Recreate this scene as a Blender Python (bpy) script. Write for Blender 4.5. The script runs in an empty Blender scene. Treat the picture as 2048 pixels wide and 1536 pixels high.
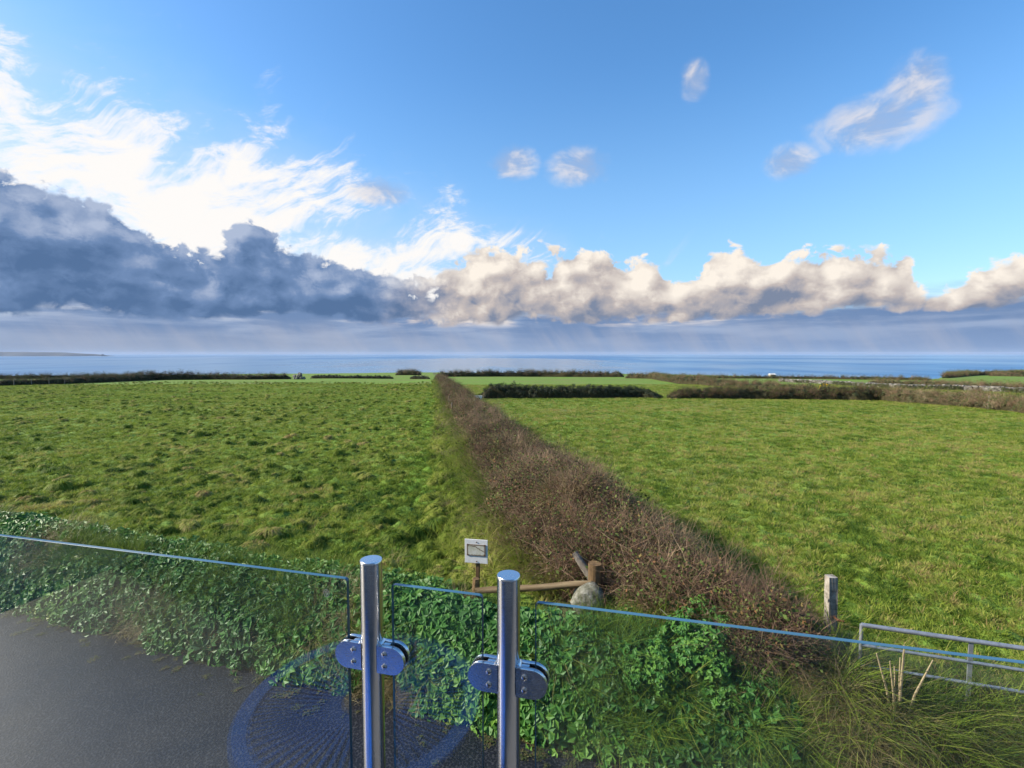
import bpy, bmesh, math, random
import numpy as np
from mathutils import Vector, Matrix

R = math.radians
scene = bpy.context.scene
COL = scene.collection
rng = np.random.default_rng(7)

# ------------------------------------------------------------------ camera
cam_data = bpy.data.cameras.new('camera')
cam_data.sensor_width = 36.0
cam_data.lens = 36.0 * 1000.0 / 2048.0
cam_data.clip_start = 0.05
cam_data.clip_end = 300000.0
camera = bpy.data.objects.new('camera', cam_data)
COL.objects.link(camera)
camera.location = (0.0, 0.0, 4.1)
camera.rotation_euler = (R(90 - 3.43), 0, 0)
scene.camera = camera

# ------------------------------------------------------------------ colour management
scene.view_settings.view_transform = 'Standard'
scene.view_settings.look = 'None'
scene.view_settings.gamma = 1.0
scene.view_settings.use_curve_mapping = False
scene.view_settings.exposure = 0.9
scene.cycles.max_bounces = 7
scene.cycles.diffuse_bounces = 3
scene.cycles.glossy_bounces = 4
scene.cycles.transparent_max_bounces = 16
scene.cycles.caustics_reflective = False
scene.cycles.caustics_refractive = False

# ------------------------------------------------------------------ sun and sky
SUN_AZ = -91.0        # degrees from the view direction, negative = left
SUN_EL = 29.0
sun_dir = Vector((math.sin(R(SUN_AZ)) * math.cos(R(SUN_EL)), math.cos(R(SUN_AZ)) * math.cos(R(SUN_EL)), math.sin(R(SUN_EL))))
sun_data = bpy.data.lights.new('sun', 'SUN')
sun_data.energy = 5.0
sun_data.angle = R(2.0)
sun_data.color = (1.0, 0.91, 0.77)
sun = bpy.data.objects.new('sun', sun_data)
COL.objects.link(sun)
sun.rotation_euler = sun_dir.to_track_quat('Z', 'Y').to_euler()


class E:
    """a socket (or number) with arithmetic that builds math nodes"""
    nt = None

    def __init__(self, s): self.s = s

    @staticmethod
    def m(op, *a, clamp=False):
        n = E.nt.nodes.new('ShaderNodeMath'); n.operation = op; n.use_clamp = clamp
        for i, v in enumerate(a):
            v = v.s if isinstance(v, E) else v
            if isinstance(v, (int, float)): n.inputs[i].default_value = float(v)
            else: E.nt.links.new(v, n.inputs[i])
        return E(n.outputs[0])

    def __add__(self, o): return E.m('ADD', self, o)
    __radd__ = __add__
    def __sub__(self, o): return E.m('SUBTRACT', self, o)
    def __rsub__(self, o): return E.m('SUBTRACT', o, self)
    def __mul__(self, o): return E.m('MULTIPLY', self, o)
    __rmul__ = __mul__
    def __truediv__(self, o): return E.m('DIVIDE', self, o)


def emax(a, b): return E.m('MAXIMUM', a, b)
def emin(a, b): return E.m('MINIMUM', a, b)
def smax(a, b, k): return E.m('SMOOTH_MAX', a, b, k)


def sstep(v, lo, hi, to0=0.0, to1=1.0, kind='SMOOTHSTEP'):
    n = E.nt.nodes.new('ShaderNodeMapRange'); n.interpolation_type = kind; n.clamp = True
    for i, q in enumerate((v, lo, hi, to0, to1)):
        q = q.s if isinstance(q, E) else q
        if isinstance(q, (int, float)): n.inputs[i].default_value = float(q)
        else: E.nt.links.new(q, n.inputs[i])
    return E(n.outputs[0])


def xyz(x, y, z):
    n = E.nt.nodes.new('ShaderNodeCombineXYZ')
    for i, q in enumerate((x, y, z)):
        q = q.s if isinstance(q, E) else q
        if isinstance(q, (int, float)): n.inputs[i].default_value = float(q)
        else: E.nt.links.new(q, n.inputs[i])
    return n.outputs[0]


def noise(vec, scale, detail=4.0, rough=0.5, dist=0.0, out=0, dims='2D'):
    n = E.nt.nodes.new('ShaderNodeTexNoise'); n.noise_dimensions = dims
    n.inputs['Scale'].default_value = scale; n.inputs['Detail'].default_value = detail
    n.inputs['Roughness'].default_value = rough; n.inputs['Distortion'].default_value = dist
    if vec is not None: E.nt.links.new(vec, n.inputs['Vector'])
    return E(n.outputs[out])


def voronoi(vec, scale, feature='F1', detail=0.0, out='Distance', rand=1.0, dims='2D'):
    n = E.nt.nodes.new('ShaderNodeTexVoronoi'); n.feature = feature; n.voronoi_dimensions = dims
    n.inputs['Scale'].default_value = scale; n.inputs['Detail'].default_value = detail
    n.inputs['Randomness'].default_value = rand
    if vec is not None: E.nt.links.new(vec, n.inputs['Vector'])
    return E(n.outputs[out])


def mixc(f, a, b, mode='MIX'):
    n = E.nt.nodes.new('ShaderNodeMix'); n.data_type = 'RGBA'; n.blend_type = mode
    for sock, q in ((n.inputs[0], f), (n.inputs[6], a), (n.inputs[7], b)):
        q = q.s if isinstance(q, E) else q
        if isinstance(q, (int, float)): sock.default_value = float(q)
        elif isinstance(q, tuple): sock.default_value = (*q[:3], 1.0)
        else: E.nt.links.new(q, sock)
    return E(n.outputs[2])


def lin(r, g, b, k=1.0):
    f = lambda c: ((c / 255 + 0.055) / 1.055) ** 2.4 if c > 10.3 else c / 255 / 12.92
    return (f(r) * k, f(g) * k, f(b) * k)


world = bpy.data.worlds.new('World')
scene.world = world
world.use_nodes = True
wt = world.node_tree
wt.nodes.clear()
E.nt = wt
BG = 0.12                      # background strength
K = 1.0 / (BG * 2 ** scene.view_settings.exposure)                   # cloud colours are given as seen, so divide by the strength
sky = wt.nodes.new('ShaderNodeTexSky')
sky.sky_type = 'NISHITA'
sky.sun_disc = False
sky.sun_elevation = R(SUN_EL)
sky.sun_rotation = R(SUN_AZ)
sky.altitude = 60
sky.air_density = 1.0
sky.dust_density = 0.6
sky.ozone_density = 2.5
tcn = wt.nodes.new('ShaderNodeTexCoord')
sepn = wt.nodes.new('ShaderNodeSeparateXYZ')
wt.links.new(tcn.outputs['Generated'], sepn.inputs[0])
dx, dy, dz = (E(o) for o in sepn.outputs)
az = E.m('ARCTAN2', dx, dy) * (180 / math.pi)      # degrees right of the view direction
el = E.m('ARCSINE', dz) * (180 / math.pi)          # degrees above the horizon
sunward = dx * math.sin(R(-72)) + dy * math.cos(R(-72))

hsv = wt.nodes.new('ShaderNodeHueSaturation')
hsv.inputs['Saturation'].default_value = 1.24
hsv.inputs['Value'].default_value = 1.12
wt.links.new(sky.outputs[0], hsv.inputs['Color'])
sky_col = E(hsv.outputs[0])


def curve(v, pts, lo, hi, vmax):
    """piecewise profile over v, smooth between the points"""
    n = wt.nodes.new('ShaderNodeFloatCurve')
    c = n.mapping.curves[0]
    pts = [((x - lo) / (hi - lo), y / vmax) for x, y in pts]
    c.points[0].location = pts[0]; c.points[1].location = pts[-1]
    for p in pts[1:-1]: c.points.new(*p)
    n.mapping.update()
    wt.links.new(sstep(v, lo, hi, kind='LINEAR').s, n.inputs['Value'])
    return E(n.outputs[0]) * vmax


# --- high cirrus: a feathery sheet that thickens and climbs towards the sun
bound = 9.0 + sunward * 25.0
ca, sa = math.cos(R(30)), math.sin(R(30))
warp = noise(xyz(az * 0.03, el * 0.05, 0.0), 1.7, 3, 0.55) - 0.5
ru = az * ca + el * sa * 1.4
rv = el * ca * 1.4 - az * sa
feather = noise(xyz(ru * 0.07 + warp * 0.9, rv * 0.17 + warp * 1.6, 0.0), 1.9, 9, 0.68, 0.12)
clumps = noise(xyz(az * 0.065 + warp, el * 0.11 + 7.0, 0.0), 1.5, 4, 0.55)
depth_in = (bound - el) * 0.05
cir = feather * 1.5 + clumps * 0.9 - 1.28 + emin(emax(depth_in, -0.8), 0.62)
cirrus = sstep(cir, 0.0, 0.62) * sstep(el, 52, 28)
veil = sstep(depth_in + clumps * 0.5, 0.2, 1.15, 0.0, 0.72)
cirrus_a = E.m('MAXIMUM', cirrus, veil)

# --- cumulus: a bank of heaps all round the horizon, its top given by bearing, broken up by noise
tops = [(-60, 12), (-52, 13), (-46, 13.6), (-42, 13.4), (-38.5, 11.6), (-36, 9.8), (-31, 9.2), (-27, 11.6), (-24, 10.6), (-19, 9.8),
        (-14, 8.6), (-10.5, 7.6), (-7, 9.6), (-1, 10.8), (4, 10.4), (9, 11.2), (12, 10.0), (16, 9.0), (18, 7.2), (20.5, 9.0), (23, 11.0),
        (26, 9.4), (30, 9.8), (34, 9.2), (38, 8.0), (40.2, 4.6), (43, 6.2), (46, 6.4), (52, 6), (60, 8)]
top_el = curve(az, tops, -60, 60, 20.0)
drift = noise(xyz(az * 0.05, el * 0.11, 0.0), 2.0, 3, 0.55) - 0.5


def heap(a, e):
    big = noise(xyz(a * 0.0174, e * 0.0250 + 0.37, 0.0), 8.5, 2, 0.5) - 0.5
    fine = noise(xyz(a * 0.0174, e * 0.0225 + 1.37, 0.0), 30.0, 8, 0.62, 0.25) - 0.5
    puff = 0.42 - voronoi(xyz(a * 0.0174 + fine * 0.045, e * 0.0240 + fine * 0.045, 0.0), 27.0, 'SMOOTH_F1')
    return big * 2.8, fine * 2.2 + puff * 0.9


b0, t0 = heap(az, el)
b1, t1 = heap(az - 1.3, el + 1.0)
h0 = b0 + t0
edge = (top_el + 0.5 + drift * 3.0 - el) * 0.40
base_in = (el - 3.5 + drift * 3.6) * 0.42
body = emin(edge, 1.2)
dens = emin(body + h0 * 0.72, base_in + h0 * 0.30)
cum_a = sstep(dens, 0.0, 0.34)
away = sstep(az + h0 * 2.0, -17, -5)                 # heaps near the sun are seen from their shaded side
height = sstep(el - top_el * 0.5, -1.4, 4.4)
relief = (b0 - b1) * 0.60 + (t0 - t1) * 0.30
lit = relief + 0.0 + height * 0.60 + away * 0.17
rim = sstep(dens, 0.34, 0.05)
lit = E.m('ADD', lit, rim * 0.13, clamp=True)
shade_c = mixc(away, lin(84, 114, 156, K), lin(126, 138, 162, K))
lit_c = mixc(away, lin(176, 190, 216, K), lin(255, 245, 232, K))
mid_c = mixc(away, lin(112, 140, 182, K), lin(198, 188, 184, K))
cum_c = mixc(sstep(lit, 0.0, 0.45, kind='LINEAR'), shade_c, mid_c)
cum_c = mixc(sstep(lit, 0.45, 0.95, kind='LINEAR'), cum_c, lit_c)

# --- low rain haze and long flat bars under the heaps
bars = noise(xyz(az * 0.045, el * 0.38, 0.0), 1.7, 6, 0.58, 0.2)
low = sstep(el + (bars - 0.5) * 4.5 + drift * 2.0, 6.6, 3.4)
low_c = mixc(sstep(bars + drift * 0.4, 0.34, 0.70), lin(112, 140, 182, K), lin(160, 178, 208, K))
low_c = mixc(sstep(el + drift * 1.5, 3.4, 0.6) * 0.85, low_c, mixc(sstep(az + drift * 30, -30, 30), lin(152, 167, 194, K), lin(132, 158, 198, K)))
shaft = noise(xyz(az * 0.16 + el * 0.10, el * 0.05, 0.0), 1.6, 4, 0.6)
low_c = mixc(sstep(shaft, 0.35, 0.7) * sstep(el, 4.5, 1.5) * 0.45, low_c, lin(176, 182, 200, K))
gap = sstep(drift + bars * 0.8, 0.38, 0.56) * sstep(el, 2.8, 3.8) * sstep(el, 6.0, 4.6) * sstep(az, -24, -8)
low_c = mixc(gap * 0.85, low_c, lin(250, 232, 216, K))

# --- a few torn scraps of fair-weather cloud higher up
scraps = [(0.2, 20.4, 3.0, 2.0), (7.4, 19.9, 3.8, 2.1), (35.4, 20.2, 5.6, 2.6), (38.0, 22.2, 2.6, 2.6), (19.5, 26.5, 1.7, 2.0), (-14.5, 17.0, 3.6, 1.6), (28.5, 18.2, 2.6, 1.8)]
sf = None
for (ha, he, wa, we) in scraps:
    u = (az - ha) / wa
    v = (el - he) / we
    g = 1.0 - (u * u + v * v)
    sf = g if sf is None else smax(sf, g, 0.25)
sn = noise(xyz(az * 0.05 + warp * 0.5, el * 0.075, 0.0), 4.4, 8, 0.6, 0.3)
scrap = sstep(emax(sf, -2.0) * 0.85 + (sn - 0.5) * 1.2 + t0 * 0.22, -0.10, 1.05) * 0.80
scrap = scrap * sstep(sf, -1.1, 0.4)
scrap_c = mixc(sstep(sn, 0.40, 0.62), lin(166, 184, 216, K), lin(234, 228, 228, K))

col = mixc(sstep(el, 30, 3) * 0.5, sky_col, lin(156, 202, 244, K))
col = mixc(cirrus_a, col, mixc(sstep(cirrus, 0.1, 0.8), lin(206, 224, 248, K), lin(255, 252, 249, K)))
col = mixc(scrap, col, scrap_c)
col = mixc(low, col, low_c)
col = mixc(cum_a, col, cum_c)
bg = wt.nodes.new('ShaderNodeBackground')
wt.links.new(col.s, bg.inputs[0])
bg.inputs[1].default_value = BG
wo = wt.nodes.new('ShaderNodeOutputWorld')
wt.links.new(bg.outputs[0], wo.inputs[0])
world.cycles.sampling_method = 'NONE'

# ================================================================== helpers
_perm = np.random.default_rng(11).random((256, 256))


def vnoise(x, y):
    """smooth lattice noise in 0..1"""
    x = np.asarray(x, float); y = np.asarray(y, float)
    xi = np.floor(x).astype(int); yi = np.floor(y).astype(int)
    fx = x - xi; fy = y - yi
    fx = fx * fx * (3 - 2 * fx); fy = fy * fy * (3 - 2 * fy)
    g = lambda a, b: _perm[a & 255, b & 255]
    return (g(xi, yi) * (1 - fx) + g(xi + 1, yi) * fx) * (1 - fy) + (g(xi, yi + 1) * (1 - fx) + g(xi + 1, yi + 1) * fx) * fy


def fbm(x, y, octs=4, gain=0.5):
    s = 0; a = 1; t = 0
    for i in range(octs):
        s = s + a * vnoise(x * 2 ** i + 17.3 * i, y * 2 ** i + 9.1 * i); t += a; a *= gain
    return s / t


def sst(v, lo, hi):
    t = np.clip((np.asarray(v, float) - lo) / (hi - lo), 0, 1)
    return t * t * (3 - 2 * t)


LANE_C, LANE_S = 5.26, 0.33           # far edge of the lane: y = LANE_C - LANE_S * x
LANE_N = math.hypot(1, LANE_S)


def past_lane(x, y): return (y + LANE_S * x - LANE_C) / LANE_N


# cliff edge: distance forward by bearing tangent x / y
_edge_u = np.array([-3.0, -1.4, -1.02, -0.70, -0.32, -0.19, -0.02, 0.23, 0.48, 0.73, 0.83, 0.85, 0.90, 1.02, 1.4, 3.0])
_edge_d = np.array([150., 190., 240., 300., 420., 520., 430., 360., 235., 176., 172., 180., 330., 470., 480., 300.])


def hedge_axis(y): return 1.05 - 0.16 * (y - 9.0)


def ground_z(x, y, fine=True):
    x = np.asarray(x, float); y = np.asarray(y, float)
    d = past_lane(x, y)
    yy = np.maximum(y - 7.0, 0.0)
    zf = 0.5 - 0.03 * yy + (fbm(x * 0.03 + 5, y * 0.03 + 2, 3) - 0.5) * 0.5 * sst(yy, 5, 60)
    if fine:
        lumps = fbm(x * 1.9, y * 1.7, 3, 0.6) - 0.5
        left = sst(hedge_axis(y) - x, 0.5, 2.5)
        zf = zf + lumps * (0.10 + 0.18 * left) * sst(d, 1.2, 2.5) * sst(y, 70, 25) + (fbm(x * 5.0, y * 5.0, 2) - 0.5) * 0.17 * sst(d, 1.0, 2.0) * sst(y, 80, 40)
    bank = 0.72 + 0.10 * (fbm(x * 0.9, y * 0.9, 3) - 0.5) * 2
    lower = sst(x, 3.2, 4.2)                                   # lower by the gate
    bank = bank * (1 - 0.35 * lower)
    face = sst(d, -0.05, 0.75) ** 0.8
    top = bank + (zf - bank) * sst(d, 0.8, 2.4)
    z = np.where(d < 0, -0.06, face * top)
    # cliff
    u = x / np.maximum(y, 1e-3)
    e = np.interp(u, _edge_u, _edge_d)
    e = e + (fbm(u * 30, u * 0 + 3, 3) - 0.5) * 14
    z = z + sst(u, 0.86, 1.05) * sst(y, 250, 470) * 3.0
    return z - 70 * sst(y, e, e + 45)


def mat(name):
    m = bpy.data.materials.new(name); m.use_nodes = True
    nt = m.node_tree; nt.nodes.clear(); E.nt = nt
    out = nt.nodes.new('ShaderNodeOutputMaterial')
    return m, nt, out


def principled(nt, out, base, rough=0.6, metal=0.0, spec=0.5, bump=None, bump_d=0.01, bump_s=1.0, link=True):
    b = nt.nodes.new('ShaderNodeBsdfPrincipled')
    for sock, v in (('Base Color', base), ('Roughness', rough), ('Metallic', metal), ('Specular IOR Level', spec)):
        v = v.s if isinstance(v, E) else v
        if isinstance(v, tuple): b.inputs[sock].default_value = (*v[:3], 1)
        elif isinstance(v, (int, float)): b.inputs[sock].default_value = v
        else: nt.links.new(v, b.inputs[sock])
    if bump is not None:
        bn = nt.nodes.new('ShaderNodeBump'); bn.inputs['Distance'].default_value = bump_d; bn.inputs['Strength'].default_value = bump_s
        nt.links.new(bump.s, bn.inputs['Height']); nt.links.new(bn.outputs[0], b.inputs['Normal'])
    if link: nt.links.new(b.outputs[0], out.inputs[0])
    return b


def tex(kind='Object'):
    n = E.nt.nodes.new('ShaderNodeTexCoord'); return n.outputs[kind]


def geo_pos():
    return E.nt.nodes.new('ShaderNodeNewGeometry').outputs['Position']


def attr(name, kind='GEOMETRY', out='Fac'):
    n = E.nt.nodes.new('ShaderNodeAttribute'); n.attribute_name = name; n.attribute_type = kind
    return E(n.outputs[out])


def ramp(v, stops):
    n = E.nt.nodes.new('ShaderNodeValToRGB')
    el_ = n.color_ramp.elements
    el_[0].position, el_[0].color = stops[0][0], (*stops[0][1], 1)
    el_[1].position, el_[1].color = stops[-1][0], (*stops[-1][1], 1)
    for p, c in stops[1:-1]:
        e = el_.new(p); e.color = (*c, 1)
    E.nt.links.new(v.s, n.inputs[0])
    return E(n.outputs[0])


def mesh_np(name, v, f, material=None, smooth=False, attrs=None):
    """v (n,3), f (m,3) or (m,4) numpy"""
    me = bpy.data.meshes.new(name)
    v = np.asarray(v, np.float32); f = np.asarray(f, np.int32)
    k = f.shape[1]
    me.vertices.add(len(v)); me.vertices.foreach_set('co', v.ravel())
    me.loops.add(f.size); me.loops.foreach_set('vertex_index', f.ravel())
    me.polygons.add(len(f))
    me.polygons.foreach_set('loop_start', np.arange(0, f.size, k, dtype=np.int32))
    me.polygons.foreach_set('use_smooth', np.full(len(f), smooth))
    me.update(calc_edges=True); me.validate()
    for an, arr in (attrs or {}).items():
        a = me.attributes.new(an, 'FLOAT', 'POINT'); a.data.foreach_set('value', np.asarray(arr, np.float32))
    if material: me.materials.append(material)
    return me


def link(name, me, parent=None, loc=None):
    o = bpy.data.objects.new(name, me); COL.objects.link(o)
    if parent is not None: o.parent = parent
    if loc is not None: o.location = loc
    return o


def tag(o, label=None, cat=None, group=None, kind=None):
    if label: o['label'] = label
    if cat: o['category'] = cat
    if group: o['group'] = group
    if kind: o['kind'] = kind
    return o


def empty(name, loc, label=None, cat=None, group=None, rz=0.0):
    o = bpy.data.objects.new(name, None); COL.objects.link(o); o.location = loc; o.rotation_euler = (0, 0, rz)
    o.empty_display_size = 0.1
    return tag(o, label, cat, group)


def bm_obj(name, build, material, parent=None, loc=None, smooth=False, bevel=0.0, segs=2):
    bm = bmesh.new(); build(bm)
    if bevel: bmesh.ops.bevel(bm, geom=[e for e in bm.edges if e.calc_face_angle(0) > 0.5], offset=bevel, segments=segs, affect='EDGES', profile=0.5)
    bmesh.ops.recalc_face_normals(bm, faces=bm.faces)
    me = bpy.data.meshes.new(name); bm.to_mesh(me); bm.free()
    me.materials.append(material)
    if smooth:
        me.polygons.foreach_set('use_smooth', np.ones(len(me.polygons), bool))
        if smooth != 'all': me.set_sharp_from_angle(angle=R(40))
    return link(name, me, parent, loc)


def add_box(bm, c, s, rot=None):
    m = Matrix.Translation(c) @ (rot.to_4x4() if rot else Matrix()) @ Matrix.Diagonal((*s, 1))
    bmesh.ops.create_cube(bm, size=1.0, matrix=m)


def add_tube(bm, pts, radii, n=10, cap=True, lump=0.0, seed=0):
    """tapered tube through points"""
    rr = random.Random(seed)
    rings = []
    pts = [Vector(p) for p in pts]
    for i, p in enumerate(pts):
        t = (pts[min(i + 1, len(pts) - 1)] - pts[max(i - 1, 0)]).normalized()
        a = t.orthogonal().normalized() if abs(t.z) > 0.9 else t.cross(Vector((0, 0, 1))).normalized()
        b = t.cross(a)
        r = radii[i] if isinstance(radii, (list, tuple)) else radii
        rings.append([bm.verts.new(p + (a * math.cos(2 * math.pi * k / n) + b * math.sin(2 * math.pi * k / n)) * r * (1 + lump * (rr.random() - 0.5))) for k in range(n)])
    for i in range(len(rings) - 1):
        for k in range(n):
            bm.faces.new((rings[i][k], rings[i][(k + 1) % n], rings[i + 1][(k + 1) % n], rings[i + 1][k]))
    if cap:
        bm.faces.new(rings[0][::-1]); bm.faces.new(rings[-1])


# ------------------------------------------------------------------ scattering of tiny things (grass, twigs, leaves)
def source_group(name, meshes):
    c = bpy.data.collections.new(name)
    for i, me in enumerate(meshes):
        o = bpy.data.objects.new('%s_%02d' % (name, i), me); c.objects.link(o)
    return c


def scatter_group(name, col):
    g = bpy.data.node_groups.new(name, 'GeometryNodeTree')
    g.interface.new_socket('Geometry', in_out='INPUT', socket_type='NodeSocketGeometry')
    g.interface.new_socket('Geometry', in_out='OUTPUT', socket_type='NodeSocketGeometry')
    N, L = g.nodes.new, g.links.new
    gi, go = N('NodeGroupInput'), N('NodeGroupOutput')
    ci = N('GeometryNodeCollectionInfo'); ci.inputs['Collection'].default_value = col
    ci.inputs['Separate Children'].default_value = True; ci.inputs['Reset Children'].default_value = True
    ip = N('GeometryNodeInstanceOnPoints'); ip.inputs['Pick Instance'].default_value = True

    def named(n, t):
        a = N('GeometryNodeInputNamedAttribute'); a.data_type = t; a.inputs['Name'].default_value = n
        return a.outputs['Attribute']
    er = N('FunctionNodeEulerToRotation')
    L(named('rot', 'FLOAT_VECTOR'), er.inputs[0])
    L(gi.outputs[0], ip.inputs['Points']); L(ci.outputs[0], ip.inputs['Instance'])
    L(named('idx', 'INT'), ip.inputs['Instance Index']); L(er.outputs[0], ip.inputs['Rotation'])
    L(named('scl', 'FLOAT_VECTOR'), ip.inputs['Scale'])
    L(ip.outputs[0], go.inputs[0])
    return g


def scatter(name, pts, rot, scl, idx, tint, group, parent=None):
    pts = np.asarray(pts, np.float32); n = len(pts)
    me = bpy.data.meshes.new(name)
    me.vertices.add(n); me.vertices.foreach_set('co', pts.ravel())
    a = me.attributes.new('rot', 'FLOAT_VECTOR', 'POINT'); a.data.foreach_set('vector', np.asarray(rot, np.float32).ravel())
    a = me.attributes.new('scl', 'FLOAT_VECTOR', 'POINT'); a.data.foreach_set('vector', np.asarray(scl, np.float32).ravel())
    a = me.attributes.new('idx', 'INT', 'POINT'); a.data.foreach_set('value', np.asarray(idx, np.int32))
    a = me.attributes.new('tint', 'FLOAT', 'POINT'); a.data.foreach_set('value', np.asarray(tint, np.float32))
    o = link(name, me, parent)
    if parent is not None: o.matrix_parent_inverse = Matrix.Translation(parent.location).inverted()
    md = o.modifiers.new('scatter', 'NODES'); md.node_group = group
    o['kind'] = 'stuff'
    return o


def blades(n, spread, h0, h1, w, bend, lean, seed, clump=0.6, segs=3, droop=0.0):
    """a tuft of grass blades; returns verts, tris and a per-blade random number"""
    r = np.random.default_rng(seed)
    V, F, B = [], [], []
    for i in range(n):
        a = r.uniform(0, 2 * math.pi); rad = spread * r.random() ** clump
        x0, y0 = rad * math.cos(a), rad * math.sin(a)
        da = a + r.normal(0, 0.9); h = r.uniform(h0, h1); ln = lean * r.uniform(0.3, 1.2) * h; bd = bend * r.uniform(0.4, 1.4) * h
        wa = r.uniform(0, math.pi); wx, wy = math.cos(wa) * w / 2, math.sin(wa) * w / 2
        base = len(V); rv = r.random()
        for k in range(segs):
            t = k / segs
            hor = ln * t + bd * t * t; zz = h * (t - droop * t * t * t)
            cx, cy = x0 + math.cos(da) * hor, y0 + math.sin(da) * hor
            q = 1 - 0.55 * t
            V += [(cx - wx * q, cy - wy * q, zz - 0.02), (cx + wx * q, cy + wy * q, zz - 0.02)]; B += [rv, rv]
        hor = ln + bd
        V.append((x0 + math.cos(da) * hor, y0 + math.sin(da) * hor, h * (1 - droop) - 0.02)); B.append(rv)
        for k in range(segs - 1):
            p = base + 2 * k
            F += [(p, p + 1, p + 3), (p, p + 3, p + 2)]
        p = base + 2 * (segs - 1)
        F.append((p, p + 1, p + 2))
    return np.array(V), np.array(F), np.array(B)


def dome(n, w, h, bw, seed):
    """a grass tussock: blades arch from the crown over the sides and hang to the ground"""
    r = np.random.default_rng(seed)
    V, F, B = [], [], []
    for i in range(n):
        a = r.uniform(0, 2 * math.pi); start = w * 0.55 * math.sqrt(r.random()); reach = w * r.uniform(0.55, 1.15)
        h1 = h * r.uniform(0.8, 1.15); da = a + r.normal(0, 0.35); rv = r.random(); base = len(V)
        sx2, sy2 = -math.sin(da) * bw / 2, math.cos(da) * bw / 2
        for k in range(5):
            t = k / 4
            rad_ = start + (reach - start * 0.6) * t
            zz = h1 * (1 - (rad_ / (w * 1.2)) ** 2) + 0.05 * h * math.sin(t * 3) if k else h1 * (1 - (start / (w * 1.2)) ** 2) - 0.03
            cx_, cy_ = math.cos(a) * start + math.cos(da) * (rad_ - start), math.sin(a) * start + math.sin(da) * (rad_ - start)
            q = 1 - 0.6 * t; zz = max(zz, -0.02)
            V += [(cx_ - sx2 * q, cy_ - sy2 * q, zz), (cx_ + sx2 * q, cy_ + sy2 * q, zz)]; B += [rv, rv]
        for k in range(4):
            p = base + 2 * k
            F += [(p, p + 1, p + 3), (p, p + 3, p + 2)]
    # a solid heart so that the ground does not show through
    m_ = 10; c0 = len(V); V.append((0, 0, h * 0.8)); B.append(0.3)
    for ring, (rr, hh) in enumerate(((0.55, 0.6), (1.0, -0.03))):
        for k in range(m_): V.append((math.cos(6.2832 * k / m_) * w * 0.8 * rr, math.sin(6.2832 * k / m_) * w * 0.8 * rr, h * hh if hh > 0 else -0.03)); B.append(0.3)
    for k in range(m_):
        k2 = (k + 1) % m_
        F += [(c0, c0 + 1 + k, c0 + 1 + k2), (c0 + 1 + k, c0 + 1 + m_ + k, c0 + 1 + m_ + k2), (c0 + 1 + k, c0 + 1 + m_ + k2, c0 + 1 + k2)]
    return np.array(V), np.array(F), np.array(B)


def leaf_clump(n, spread, size, seed, height=0.2, lobes=3, up=0.5):
    """a clump of lobed leaves facing mostly outwards"""
    r = np.random.default_rng(seed)
    V, F, B = [], [], []
    for i in range(n):
        d = r.normal(size=3); d[2] = abs(d[2]) * up + 0.15; d /= np.linalg.norm(d)
        c = d * np.array([spread, spread, height]) * r.uniform(0.45, 1.0)
        nrm = d * 0.7 + np.array([0, 0, 0.6]) + r.normal(0, 0.35, 3); nrm /= np.linalg.norm(nrm)
        t = np.cross(nrm, r.normal(size=3)); t /= np.linalg.norm(t); b = np.cross(nrm, t)
        s = size * r.uniform(0.6, 1.25); rv = r.random()
        for k in range(lobes):
            ang = (k - (lobes - 1) / 2) * 1.05
            ax = math.cos(ang) * t + math.sin(ang) * b; side = np.cross(nrm, ax)
            ls = s * (1.0 if k == (lobes - 1) / 2 else 0.85)
            p = len(V)
            V += [c, c + ax * ls * 0.45 + side * ls * 0.30 + nrm * ls * 0.10, c + ax * ls - nrm * ls * 0.10, c + ax * ls * 0.45 - side * ls * 0.30 + nrm * ls * 0.10]
            B += [rv] * 4
            F += [(p, p + 1, p + 2), (p, p + 2, p + 3)]
    return np.array(V), np.array(F), np.array(B)


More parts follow.
